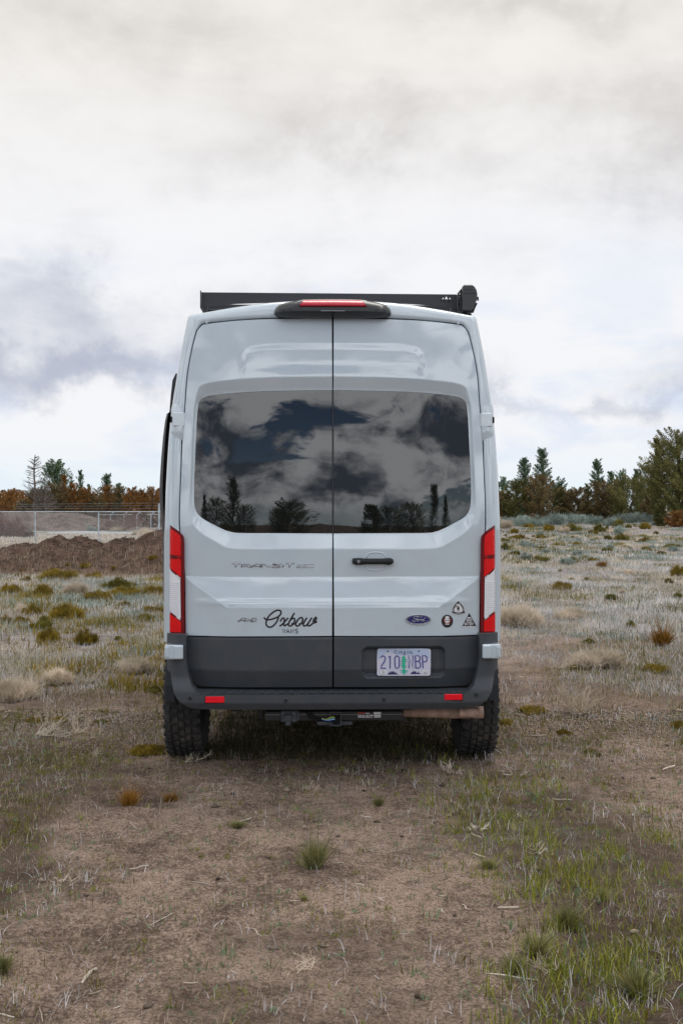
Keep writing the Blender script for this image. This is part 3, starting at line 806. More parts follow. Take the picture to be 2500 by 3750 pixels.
fillf([[(375, 625), (365, 605), (345, 603), (333, 620), (345, 638), (368, 632), (375, 618), (370, 650), (350, 663), (335, 655)]], .0007, 'print_black', 'month_sticker', .0035, lic)
fillf([[(1183, 628), (1200, 618), (1210, 630), (1183, 652), (1213, 652)], [(1247, 620), (1225, 620), (1222, 633), (1240, 632), (1247, 643), (1238, 653), (1220, 650)]], .0007, 'print_black', 'year_sticker', .0035, lic)
flat('sticker_base', [pc(290, 592), pc(415, 592), pc(415, 672), pc(290, 672)][::-1], 'print_white', .0014, lic)
flat('sticker_base', [pc(1155, 585), pc(1275, 585), pc(1275, 660), pc(1155, 660)][::-1], 'print_white', .0014, lic)
# fir tree print: trunk with tiers of drooping boughs
tm = [pc(775, 262)]
rT = random.Random(3)
tiers = [(330, 60, 30), (365, 50, 80), (410, 65, 80), (450, 60, 50), (500, 70, 80), (535, 60, 70), (600, 95, 110), (640, 60, 90)]
L_, R_ = [], []
for (yy, lw, rw) in tiers:
    R_ += [pc(790, yy - 26), pc(785 + rw, yy - 4), pc(770 + rw, yy + 8), pc(797, yy + 2)]
    L_ += [pc(768, yy - 26), pc(775 - lw, yy - 6), pc(785 - lw, yy + 8), pc(764, yy + 2)]
flat('plate_tree', ([pc(778, 262)] + R_ + [pc(797, 672), pc(768, 672)] + L_[::-1])[::-1], 'plate_green', .0022, lic)
for pts in ([(450, 676), (455, 640), (485, 640), (500, 595), (512, 640), (530, 598), (545, 630), (562, 596), (585, 650), (600, 650), (613, 615), (632, 655), (672, 652), (683, 672)],
            [(910, 668), (925, 640), (950, 630), (965, 595), (975, 630), (992, 595), (1003, 625), (1018, 598), (1035, 640), (1060, 640), (1078, 612), (1088, 640), (1120, 665)]):
    flat('plate_mountains', [pc(*p) for p in pts][::-1], 'plate_navy', .0018, lic)
for p in ((450, 198), (1086, 196)):
    c_ = pc(*p); MB().cyl((c_[0], yp, c_[1]), (0, -1, 0), .0048, .005, 12, .001).out('screw', 'steel_black', lic)

# --- chrome lettering, decals, badge: strokes laid on the door skin
def strokes(name, SL, cf, r, m, parent, sq=.45, off=.002, n=6):
    mb = MB()
    for st in SL:
        pts = [Vector(S3(*cf(*p), off)) for p in st]
        b = len(mb.v); mb.tube([(p.x, 0, p.z) for p in pts], r, n, 1)
        # squash and follow the skin
        for i in range(b, len(mb.v)):
            x, y, z = mb.v[i]
            mb.v[i] = (x, float(dfun(x, z)[0]) - off + y * sq, z)
    return mb.out(name, m, parent, smooth=True)
c1 = lambda x, y: (820 + x * .2296, 2020 + y * .2296)
TR = [[(135, 188), (278, 188)], [(207, 188), (190, 248)], [(286, 250), (302, 190), (425, 190), (430, 200), (424, 222), (312, 226)], [(385, 226), (432, 250)],
      [(442, 250), (520, 188), (600, 188), (582, 250)], [(490, 228), (586, 228)], [(605, 250), (622, 188), (730, 246), (752, 184)],
      [(928, 188), (790, 190), (782, 206), (905, 230), (900, 247), (765, 247)], [(968, 186), (938, 250)], [(988, 187), (1130, 187)], [(1062, 187), (1042, 250)]]
strokes('lettering_shadow', TR, c1, .0042, 'steel_black', ld, sq=.12, off=.0003)
strokes('model_lettering', TR, c1, .0031, 'chrome', ld, off=.003)
strokes('model_number', [[(1172, 200), (1242, 199), (1236, 212), (1166, 236), (1162, 248), (1238, 248)], [(1342, 198), (1270, 199), (1262, 222), (1330, 222), (1326, 246), (1256, 248)],
        [(1362, 200), (1436, 199), (1428, 247), (1354, 248), (1362, 200)]], c1, .0024, 'chrome', ld, off=.003)
c3 = lambda x, y: (580 + x * .4209, 1700 + y * .4209)
strokes('drive_lettering', [[(695, 1368), (735, 1336), (760, 1336), (752, 1368)], [(714, 1357), (754, 1357)], [(772, 1336), (768, 1367), (797, 1345), (797, 1368), (826, 1336)],
        [(812, 1367), (824, 1337), (852, 1337), (855, 1345), (848, 1362), (812, 1367)]], c3, .0028, 'steel', ld)
c2 = lambda x, y: (880 + x * .2296, 2200 + y * .2296)
OX = [[(380, 262), (400, 285), (430, 298), (480, 297), (540, 280), (600, 255), (640, 220), (652, 185), (643, 158), (615, 147), (575, 155), (520, 185), (465, 235), (430, 290), (414, 350), (425, 392), (460, 417), (500, 412), (545, 382), (585, 330), (605, 280), (616, 235)],
      [(638, 330), (662, 290), (690, 272), (704, 292), (700, 340), (694, 380), (712, 397), (742, 375), (770, 365)], [(766, 270), (725, 315), (680, 365), (630, 403)],
      [(865, 192), (830, 250), (790, 320), (770, 365), (776, 394), (808, 398), (845, 368), (868, 325), (866, 285), (840, 277), (805, 300)], [(845, 368), (820, 358)], [(845, 368), (890, 362)],
      [(1000, 300), (988, 270), (965, 268), (925, 295), (893, 345), (886, 382), (908, 401), (945, 385), (985, 340), (1002, 290)], [(935, 360), (960, 368), (1000, 345)],
      [(1066, 268), (1030, 320), (1005, 368), (1012, 398), (1045, 394), (1090, 350), (1137, 272)], [(1142, 268), (1105, 325), (1076, 372), (1086, 400), (1125, 385), (1180, 335), (1213, 290), (1208, 262), (1188, 275), (1166, 318), (1174, 350), (1200, 346), (1222, 326)]]
OXs = [catmull(s_, 3).tolist() if len(s_) > 2 else s_ for s_ in OX]
strokes('script_decal', OXs, c2, .0050, 'print_black', ld, sq=.15, off=.0012)
VA = [[(675, 448), (700, 512), (724, 448)], [(734, 513), (761, 448), (789, 513)], [(744, 492), (779, 492)], [(809, 513), (809, 449), (850, 511), (850, 448)], catmull([(918, 456), (898, 447), (880, 460), (892, 478), (913, 488), (920, 503), (900, 513), (878, 505)], 3).tolist()]
strokes('word_decal', VA, c2, .0022, 'print_black', ld, sq=.15, off=.0012)
def ell(cx_, cy_, rx, ry, n=36, sgn=1): return [(cx_ + rx * math.cos(2 * math.pi * i / n), cy_ + ry * math.sin(2 * math.pi * i / n)) for i in range(n)]
def decal(name, pxloop, m, off, parent, sp=.03, rim=.0006):
    lp_ = np.array([(lambda q: (q[0], q[2]))(S3(*p)) for p in pxloop])
    return panel(name, [lp_], lambda x, z: dfun(x, z) - off, sp, m, parent, rim=rim)
cf_ = lambda x, y: (1460 + x * .2041, 2170 + y * .2041)
EC = cf_(355, 484)
decal('badge_bezel', ell(EC[0], EC[1], 46.5, 18.6, 48), 'steel', .006, rd, rim=.008)
decal('badge_face', ell(EC[0], EC[1], 42, 16, 48), 'print_blue', .0075, rd)
strokes('badge_ring', [ell(EC[0], EC[1], 45.2, 17.6, 48) + [(EC[0] + 45.2, EC[1])]], lambda x, y: (x, y), .0022, 'chrome', rd, off=.0078)
strokes('badge_ring', [ell(EC[0], EC[1], 38.5, 14.6, 48) + [(EC[0] + 38.5, EC[1])]], lambda x, y: (x, y), .0006, 'chrome', rd, off=.0082)
FO = [[(418, 436), (395, 443), (360, 430), (320, 428), (285, 436), (268, 455), (275, 474), (292, 470)], [(345, 433), (325, 470), (300, 508), (265, 522), (245, 508), (255, 490)], [(290, 478), (338, 474)],
      [(352, 480), (330, 492), (326, 512), (345, 514), (360, 495), (352, 480), (372, 484)], [(378, 482), (386, 486), (370, 514)], [(383, 492), (398, 480), (408, 486)],
      [(435, 484), (415, 486), (405, 505), (415, 515), (432, 500), (440, 482)], [(472, 452), (450, 480), (436, 508), (448, 516), (468, 500)]]
strokes('badge_script', [catmull(s_, 3).tolist() for s_ in FO], cf_, .0016, 'chrome', rd, off=.0095)
# sticker 1: bowed triangle with a campfire
def bowtri(k_):
    c_ = (1075, 290); P = [(1073, 143), (1203, 378), (950, 378)]
    out = []
    for i in range(3):
        a_, b_ = np.array(P[i], float), np.array(P[(i + 1) % 3], float); m__ = (a_ + b_) / 2; d_ = m__ - np.array(c_); d_ /= np.linalg.norm(d_)
        for t in np.linspace(0, 1, 9)[:-1]:
            out.append(a_ + (b_ - a_) * t + d_ * 30 * 4 * t * (1 - t))
    out = np.array(out); return [cf_(*(np.array(c_) + (p - np.array(c_)) * k_)) for p in out]
st1 = decal('sticker', bowtri(1.0), 'print_white', .0012, van)
decal('sticker_print', bowtri(.93), 'print_black', .0018, st1)
decal('sticker_print', bowtri(.60), 'print_white', .0024, st1)
decal('sticker_print', [cf_(*p) for p in catmull([(1060, 315), (1048, 290), (1062, 262), (1078, 228), (1082, 255), (1096, 285), (1085, 318)], 3, True)], 'print_black', .0030, st1)
strokes('sticker_print', [[(1045, 338), (1100, 324)], [(1045, 324), (1100, 338)]], cf_, .0008, 'print_black', st1, sq=.2, off=.003)
# sticker 2: round patch with a helmeted skull
st2 = decal('sticker', [cf_(*p) for p in ell(873, 517, 105, 116, 32)], 'print_black', .0012, van)
decal('sticker_print', [cf_(*p) for p in catmull([(835, 462), (838, 438), (872, 424), (906, 438), (910, 462), (872, 470)], 3, True)], 'print_white', .0018, st2)
decal('sticker_print', [cf_(*p) for p in catmull([(828, 500), (835, 476), (872, 470), (910, 476), (918, 500), (905, 535), (895, 555), (850, 555), (840, 535)], 3, True)], 'print_white', .0019, st2)
for q in ((855, 505), (892, 505)): decal('sticker_print', [cf_(*p) for p in ell(q[0], q[1], 13, 12, 10)], 'print_black', .0026, st2)
strokes('sticker_print', [[(855, 545), (895, 545)]], cf_, .0008, 'print_black', st2, sq=.2, off=.003)
strokes('sticker_print', [[(822, 460), (815, 500), (830, 550), (873, 568), (918, 550), (933, 500), (925, 460)]], cf_, .0022, 'print_red', st2, sq=.2, off=.0022)
strokes('sticker_print', [[(830, 578), (850, 570), (885, 580), (912, 566)]], cf_, .0018, 'print_white', st2, sq=.2, off=.0028)
# sticker 3: black triangle
st3 = decal('sticker', [cf_(*p) for p in [(1270, 368), (1410, 628), (1133, 628)]], 'print_black', .0012, van)
zig = [(1140, 626)]; rT = random.Random(5)
for i in range(22): zig += [(1148 + i * 11.6, 612 if i % 2 else 598 + rT.random() * 10)]
zig += [(1402, 626)]
decal('sticker_print', [cf_(*p) for p in zig], 'print_white', .0018, st3)
decal('sticker_print', [cf_(*p) for p in [(1248, 445), (1258, 448), (1270, 440), (1282, 452), (1300, 445), (1310, 466), (1228, 466), (1236, 452)]], 'print_white', .0018, st3)

# small lettering with the built-in font, bent onto the skin
def text_on(txt, cpx, hpx, m, parent, name, width=None, rot=0.0, bold=.0, off=.003, spacing=1.0, ysurf=None):
    cu = bpy.data.curves.new('t', 'FONT'); cu.body = txt; cu.size = 1.0; cu.offset = bold; cu.align_x = 'CENTER'; cu.align_y = 'CENTER'; cu.space_character = spacing
    cu.resolution_u = 3
    ob = bpy.data.objects.new('t', cu); COL.objects.link(ob); dg = bpy.context.evaluated_depsgraph_get()
    me = bpy.data.meshes.new_from_object(ob.evaluated_get(dg)); bpy.data.objects.remove(ob); bpy.data.curves.remove(cu)
    V = np.array([v.co[:] for v in me.vertices]); Fs = [tuple(p.vertices) for p in me.polygons]; bpy.data.meshes.remove(me)
    mn, mx_ = V.min(0), V.max(0); V = V - (mn + mx_) / 2; k_ = hpx / (mx_[1] - mn[1]); kx = k_ if width is None else width / (mx_[0] - mn[0])
    out = []
    for v in V:
        u, q = v[0] * kx, v[1] * k_; c_, s_ = math.cos(rot), math.sin(rot)
        pp = (cpx[0] + u * c_ + q * s_, cpx[1] + u * s_ - q * c_)
        if ysurf is None: out.append(S3(*pp, off))
        else:
            x, z = px(pp[0], pp[1], ysurf); out.append((x, ysurf, z))
    return link(name, out, Fs, m, parent)
text_on('BEND', cf_(1271, 500), 10.2, 'print_white', st3, 'sticker_print', width=20.5, bold=.02)
text_on('BATTERY', cf_(1269, 565), 10.8, 'print_white', st3, 'sticker_print', width=34, bold=.02)
text_on('FLATLINE VAN CO', cf_(1076, 379), 4.0, 'print_white', st1, 'sticker_print', width=42, bold=.01)
text_on('BUILDERS', cf_(1016, 268), 4.4, 'print_white', st1, 'sticker_print', width=33, rot=R(-62), bold=.01)
text_on('ASSOCIATION', cf_(1134, 262), 4.0, 'print_white', st1, 'sticker_print', width=38, rot=R(60), bold=.01)

# --- roof rack: rear fairing panel with cut-outs, side plates, crossbars
YR = 0.52
def K(a, b): return px(a, b, YR)
fair = [K(744, 1072), K(1675, 1076), K(1678, 1079), K(1678, 1130)] + [K(1640, 1124), K(1580, 1117), K(1520, 1113), K(1440, 1109), K(1220, 1106), K(1000, 1109), K(870, 1114), K(800, 1120), K(762, 1125)] + [K(744, 1127)]
holes = [[K(1628, 1086.5), K(1622.5, 1093.5), K(1628, 1093.5)], [K(1638.4, 1083), K(1632.5, 1094), K(1636, 1094), K(1638.4, 1091), K(1641, 1094), K(1644.5, 1094)], [K(1651, 1087), K(1649, 1093.5), K(1655, 1093.5)]]
rack = panel('roof_rack', [np.array(fair[::-1])] + [np.array(h) for h in holes], lambda x, z: YR + 0.0 * x, .04, 'rack_black', van, rim=.004)
for (A, B) in (((1616, 1106), (1622, 1095)), ((1628, 1095), (1634, 1106)), ((1627, 1106), (1634, 1095)), ((1643, 1095), (1649, 1106)), ((1643, 1106), (1650, 1095)), ((1654, 1095), (1662, 1106))):
    a = K(*A); b = K(*B); MB().tube([(a[0], YR - .001, a[1]), (b[0], YR - .001, b[1])], [.0008, .0026], 5, .4).out('cut_mark', 'rubber', rack)
a = K(742, 1068); b = K(742, 1132)
MB().box(a[0] - .004, a[0], YR - .03, YR + 3.3, b[1], a[1], 0).out('side_rail', 'rack_black', rack)
a = K(1681, 1073); b = K(1681, 1134)
MB().box(a[0], a[0] + .004, YR - .01, YR + 3.3, b[1], a[1], 0).out('side_rail', 'rack_black', rack)
for (x0_, x1_) in ((748, 764), (1658, 1678)):
    a = K(x0_, 1124); b = K(x1_, 1138); MB().box(a[0], b[0], YR + .005, YR + .07, b[1] - .01, a[1] + .01, .003).out('rack_foot', 'rack_black', rack)
a = K(750, 1127); b = K(1672, 1133)
for i in range(5):
    y_ = YR + .07 + i * .75
    MB().box(a[0], b[0], y_, y_ + .035, b[1] - .004, b[1] + .012, .003).out('crossbar', 'rack_black', rack)
for i in range(3):
    y_ = YR + .3 + i * .9
    MB().box(a[0], b[0], y_, y_ + .035, K(0, 1085)[1] - .03, K(0, 1085)[1], .003).out('crossbar', 'rack_black', rack)
# --- awning case along the right roof edge
YA = 0.40
def Q(x, y): return px(1560 + x * .15306, 1020 + y * .15306, YA)
prof = [Q(*p) for p in [(890, 180), (925, 128), (1000, 118), (1130, 120), (1190, 160), (1240, 240), (1262, 340), (1258, 460), (1225, 560), (1195, 660), (1160, 745), (1080, 768), (900, 768), (872, 700), (872, 420)]]
aw = MB(); c_ = np.mean(prof, 0)
L = []
for (y_, s_) in ((YA, .90), (YA + .008, .97), (YA + .03, 1.0), (YA + .9, 1), (YA + 3.2, 1), (YA + 3.23, .93)):
    L.append([(c_[0] + (p[0] - c_[0]) * s_, y_, c_[1] + (p[1] - c_[1]) * s_) for p in prof])
awn = aw.loft([l[::-1] for l in L][::-1] if False else L, caps=True).out('awning', 'gloss_black', van, smooth=True)
awn.data.set_sharp_from_angle(angle=R(40))
for (y0_, y1_) in ((235, 250), (330, 345)):
    a = Q(895, y0_); b = Q(1240, y1_)
    MB().box(a[0] + .004, b[0] - .006, YA - .004, YA + .01, b[1], a[1], .001).out('case_ridge', 'gloss_black', awn)
br = MB()
for (p, q) in (((790, 340), (885, 225)), ((800, 350), (800, 790)), ((870, 250), (868, 780)), ((800, 460), (870, 440)), ((815, 520), (868, 520)), ((815, 640), (868, 650)), ((800, 700), (870, 690)), ((810, 790), (870, 780)), ((800, 380), (868, 350))):
    a = Q(*p); b = Q(*q); br.tube([(a[0], YA + .03, a[1]), (b[0], YA + .03, b[1])], .005, 4)
br.out('awning_bracket', 'rack_black', awn)
lo_ = MB()
a = Q(840, 790); b = Q(1150, 800); c__ = Q(1060, 905); d__ = Q(700, 830)
lo_.loft([[(p[0], y_, p[1]) for p in (a, b, c__, d__)] for y_ in (YA + .05, YA + .25)], caps=True).out('mount_foot', 'rack_black', awn)
lo_ = MB()
for p, q in (((1150, 790), (1200, 660)), ((1200, 660), (1250, 560)), ((1270, 410), (1275, 500)), ((1000, 785), (1160, 775))):
    a = Q(*p); b = Q(*q); lo_.tube([(a[0], YA + .02, a[1]), (b[0], YA + .02, b[1])], .006, 5)
lo_.out('awning_latch', 'rack_black', awn)

# --- black side pods (bump-out window covers) and dark trim above
def podpx(pts, Y): return [px(a, b, Y) for a, b in pts]
for s in (-1, 1):
    if s < 0: oul = [(626, 1514), (617, 1520), (611, 1545), (604, 1600), (597, 1680), (592, 1760), (591, 1800), (593, 1850), (598, 1890), (601, 1940), (603, 2080), (604, 2200)]
    else: oul = [(1795, 1522), (1800, 1535), (1806, 1565), (1814, 1600), (1821, 1655), (1826, 1700), (1829, 1742), (1828, 1800), (1822, 1835), (1817, 1860), (1815, 1900), (1814, 1950)]
    L = []
    for (Y, k_) in ((0.50, 0.0), (0.545, .6), (0.62, 1.0), (1.9, 1.0), (2.05, .5), (2.1, 0.0)):
        Yp = 0.62; q = podpx(oul, Yp); row = []
        for (x, z) in q:
            xin = s * 0.96; row.append((xin + (x - xin) * (0.80 + .2 * k_), Y, z))
        # close to the body
        row = [(s * 0.90, Y, row[0][2])] + row + [(s * 0.90, Y, row[-1][2])]
        L.append(row if s > 0 else row[::-1])
    MB().loft(L[::-1], closed=False).out('side_pod', 'rack_black', van, smooth=False)
q = podpx([(650, 1369), (638, 1394), (632, 1450), (627, 1510)], .6)
L = [[(-.85, Y, q[0][1])] + [(x, Y, z) for x, z in q] + [(-.85, Y, q[-1][1])] for Y in (.6, 2.0)]
MB().loft([l for l in L], closed=False, caps=True).out('side_trim', 'rack_black', van)

# --- wheels
AX = 0.95; RT = 0.412
def wheel(cx_, cy_, s, TW=0.236):
    # carcass: section in (x, r)
    sec = [(-.09, .22), (-.118, .26), (-.124, .32), (-.118, .375), (-.102, .400), (-.06, .404), (0, .405), (.06, .404), (.102, .400), (.118, .375), (.124, .32), (.118, .26), (.09, .22)]
    mb = MB(); n = 64; L = []
    for i in range(n + 1):
        a_ = 2 * math.pi * i / n; L.append([(x, r * math.cos(a_), r * math.sin(a_)) for x, r in sec])
    mb.loft(L, closed=False)
    o = mb.out('wheel', 'tyre', van, smooth=True); o.location = (cx_, cy_, RT - 0.006)
    o['label'] = None or 'all terrain wheel'
    tb = MB()
    NR = 38
    def blk(poly, a0_):
        inner = []; outer = []
        for (x, t) in poly:
            a_ = a0_ + t; r0 = .398 if abs(x) < .1 else .385; r1 = RT + .002 if abs(x) < .095 else RT - .006
            inner.append((x, r0 * math.cos(a_), r0 * math.sin(a_)))
            cxp = sum(p[0] for p in poly) / len(poly); ctp = sum(p[1] for p in poly) / len(poly)
            x2 = cxp + (x - cxp) * .88; a2 = a0_ + ctp + (t - ctp) * .88
            outer.append((x2, r1 * math.cos(a2), r1 * math.sin(a2)))
        tb.loft([inner, outer], caps=True)
    da = 2 * math.pi / NR
    for i in range(NR):
        a_ = i * da; j = .06 * math.sin(i * 2.4)
        # shoulder lugs, alternate long and short
        sh = .118 if i % 2 else .110
        for sg in (-1, 1):
            blk([(sg * .070, .05 * da), (sg * sh, .0), (sg * sh, .62 * da), (sg * .078, .74 * da)], a_ + (0 if sg < 0 else da * .4))
            blk([(sg * .122, .08 * da), (sg * .1235, .55 * da), (sg * .100, .50 * da), (sg * .100, .10 * da)], a_ + (0 if sg < 0 else da * .4))
        # S-shaped inner blocks in three rows
        for c0, ph, fl in ((-.040, .2, 1), (0.0, .65, -1), (.040, .35, 1)):
            w_ = .016
            pl = [(c0 - w_, .0), (c0 - w_ * .1, .12 * da), (c0 + w_, .02 * da), (c0 + w_ * 1.1, .45 * da), (c0 + w_ * .5, .80 * da), (c0 - w_ * .2, .62 * da), (c0 - w_ * 1.15, .75 * da), (c0 - w_ * 1.2, .30 * da)]
            if fl < 0: pl = [(2 * c0 - x, t) for x, t in pl][::-1]
            blk(pl, a_ + ph * da)
    t_ = tb.out('tread', 'tread_rubber', o); t_['kind'] = 'stuff'
    rm = MB(); L = []
    for x, r in ((-.09, .225), (-.075, .205), (.06, .20), (.075, .19), (.06, .06), (.07, .0001)):
        L.append([(s * x, r * math.cos(2 * math.pi * j / 24), r * math.sin(2 * math.pi * j / 24)) for j in range(24)])
    rm.loft(L).out('rim', 'steel_black', o, smooth=False)
    return o
w0 = wheel(-0.990, AX, -1)
def copy_wheel(x, y):
    c_ = w0.copy(); COL.objects.link(c_); c_.location = (x, y, RT - .006)
    for ch in list(w0.children):
        q_ = ch.copy(); COL.objects.link(q_); q_.parent = c_
    return c_
for x, y in ((.985, AX), (-.985, AX + 3.75), (.985, AX + 3.75)): copy_wheel(x, y)
for o_ in van.children:
    if o_.name.startswith('wheel.') or o_.name == 'wheel':
        if 'label' in o_: del o_['label']

# --- underneath: axle, springs, hitch, socket, wiring, exhaust
def U(a, b, Y): return px(a, b, Y)
MB().tube([(-.92, AX, .42), (.92, AX, .42)], .045, 12).cyl((0, AX - .13, .43), (0, 1, 0), .17, .26, 18, .05).out('rear_axle', 'steel_black', van)
for s in (-1, 1):
    MB().box(s * .60 - .035, s * .60 + .035, .30, 1.7, .40, .46, .008).out('leaf_spring', 'steel_black', van)
    MB().tube([(s * .50, .9, .40), (s * .52, .55, .60)], .028, 8).out('shock_absorber', 'steel_black', van)
MB().box(-.48, -.44, .35, .6, .34, .50, .006).box(-.52, -.40, .3, .5, .46, .52, .004).out('frame_bracket', 'steel_black', van)
MB().box(-.86, -.60, .36, .75, .42, .5, .02).out('mud_guard', 'plastic_dark', van)
yt = 0.14
a = U(972, 2606, yt); b = U(1476, 2640, yt)
hit = MB().box(a[0], b[0], yt, yt + .055, b[1], a[1] + .004, .006).out('tow_hitch', 'steel_black', van)
MB().box(a[0] + .003, b[0] - .003, yt - .001, yt + .006, (a[1] + b[1]) / 2 + .010, (a[1] + b[1]) / 2 + .0125).out('bar_edge', 'steel', hit)
a = U(1208, 2607, yt - .05); b = U(1250, 2659, yt - .05); t_ = .006
rc = MB(); rc.box(a[0], b[0], yt - .05, yt + .1, a[1] - t_, a[1]).box(a[0], b[0], yt - .05, yt + .1, b[1], b[1] + t_).box(a[0], a[0] + t_, yt - .0505, yt + .1, b[1] + t_, a[1] - t_).box(b[0] - t_, b[0], yt - .0505, yt + .1, b[1] + t_, a[1] - t_)
rc.out('receiver', 'plastic', hit)
a = U(1162, 2642, yt - .02); b = U(1291, 2656, yt - .02)
MB().box(a[0], b[0], yt - .02, yt + .03, b[1], a[1], .004).out('chain_plate', 'plastic', hit)
c_ = U(1232, 2636, yt - .03); MB().cyl((c_[0], yt, c_[1]), (0, -1, 0), .026, .035, 16, .004).out('connector', 'rubber', hit)
for i, (mn, dz) in enumerate((('wire_blue', 0), ('wire_green', -3), ('wire_yellow', -6), ('wire_white', 3), ('wire_blue', 5))):
    pts = [U(1178 + 0, 2633 + dz * .3, yt - .06), U(1196, 2637 + dz * .4, yt - .06), U(1210, 2634 + dz, yt - .07), U(1226, 2630 + dz * .9, yt - .05)]
    MB().tube([(p[0], yt - .055, p[1]) for p in pts], .0022, 5).out('wire', mn, hit)
pts = [U(1128, 2604, yt - .03), U(1140, 2624, yt - .03), U(1158, 2630, yt - .04), U(1180, 2633, yt - .05)]
MB().tube([(p[0], yt - .035, p[1]) for p in pts], [.016, .015, .009, .006], 8).out('wire_loom', 'rubber', hit)
a = U(1030, 2600, yt - .02); b = U(1091, 2644, yt - .02)
so_ = MB().box(a[0], b[0], yt - .03, yt, b[1], a[1], .006).out('trailer_socket', 'plastic', hit)
a2 = U(1040, 2610, yt); b2 = U(1072, 2640, yt); MB().box(a2[0], b2[0], yt - .045, yt - .028, b2[1], a2[1], .008).out('socket_cap', 'plastic', hit)
a2 = U(1047, 2634, yt); b2 = U(1066, 2652, yt); MB().box(a2[0], b2[0], yt - .052, yt - .035, b2[1], a2[1], .005).out('socket_lever', 'plastic', hit)
a2 = U(1087, 2600, yt); b2 = U(1098, 2636, yt); MB().box(a2[0], b2[0], yt - .025, yt, b2[1], a2[1], .003).out('socket_side', 'plastic', hit)
for p in ((1038, 2612), (1076, 2611), (1038, 2636), (1076, 2636)):
    c_ = U(p[0], p[1], yt - .03); MB().cyl((c_[0], yt - .028, c_[1]), (0, -1, 0), .0035, .005, 8).out('screw', 'steel', hit)
yq = yt - .0015
for (x0_, x1_, y0_, y1_, mn) in ((1311, 1337, 2609, 2614, 'print_red'), (1339, 1354, 2611, 2614, 'print_white'), (1369, 1395, 2608, 2617, 'print_white'), (1370, 1395, 2619, 2624, 'print_white'), (1370, 1395, 2625, 2628, 'print_white'),
                                 (1311, 1325, 2620, 2624, 'print_white'), (1327, 1336, 2620, 2624, 'print_white'), (1340, 1352, 2620, 2624, 'print_white'), (1355, 1366, 2619, 2623, 'print_white'), (1312, 1364, 2626, 2628, 'print_white')):
    a = U(x0_, y0_, yq); b = U(x1_, y1_, yq); MB().box(a[0], b[0], yq, yq + .001, b[1], a[1]).out('warning_label', mn, hit)
a = U(1478, 2617, .2); b = U(1778, 2618, .02)
ex = MB(); n = 10; L = []
for i in range(n + 1):
    t = i / n; x = a[0] + (b[0] - a[0]) * t; z = a[1] + .004 + (b[1] - a[1] - .008) * t; y = .24 - .12 * t; r = .027 + .011 * min(1, t * 1.6)
    L.append([(x, y + r * math.cos(2 * math.pi * j / 20), z + r * math.sin(2 * math.pi * j / 20)) for j in range(20)])
L.append([(L[-1][0][0], .12 + (p[1] - .12) * .86, L[-1][0][2] * 0 + b[1] - .004 + (p[2] - (b[1] - .004)) * .86) for p in L[-1]])
L.append([(p[0] - .15, p[1], p[2]) for p in L[-1]])
ex.loft(L[::-1]).out('exhaust_pipe', 'exhaust', van, smooth=True)
MB().tube([(a[0] - .3, .9, .52), (a[0] - .1, .5, .50), (a[0] + .03, .34, a[1])], .03, 10).cyl((a[0] - .3, .8, .53), (0, 1, 0), .11, 1.2, 20, .02).out('muffler', 'exhaust', van, smooth=False)
MB().box(a[0] - .04, a[0] + .02, .22, .30, a[1] - .05, a[1] + .08, .004).out('hanger', 'steel_black', van)

# =================================================================== GROUND
def vn(x, y, seed=0):
    """value noise, numpy"""
    xi = np.floor(x).astype(np.int64); yi = np.floor(y).astype(np.int64); fx = x - xi; fy = y - yi
    fx = fx * fx * (3 - 2 * fx); fy = fy * fy * (3 - 2 * fy)
    def h(a, b):
        n = (a * 374761393 + b * 668265263 + seed * 1442695041) & 0xffffffff
        n = ((n ^ (n >> 13)) * 1274126177) & 0xffffffff
        return ((n ^ (n >> 16)) & 0xffff) / 65535.0
    return (h(xi, yi) * (1 - fx) + h(xi + 1, yi) * fx) * (1 - fy) + (h(xi, yi + 1) * (1 - fx) + h(xi + 1, yi + 1) * fx) * fy
def fbm(x, y, seed=0, o=4):
    s = 0; a = 1; t = 0
    for i in range(o): s = s + a * vn(x * 2 ** i, y * 2 ** i, seed + i * 17); t += a; a *= 0.5
    return s / t
def sst(v, a, b): return ss((v - a) / (b - a))
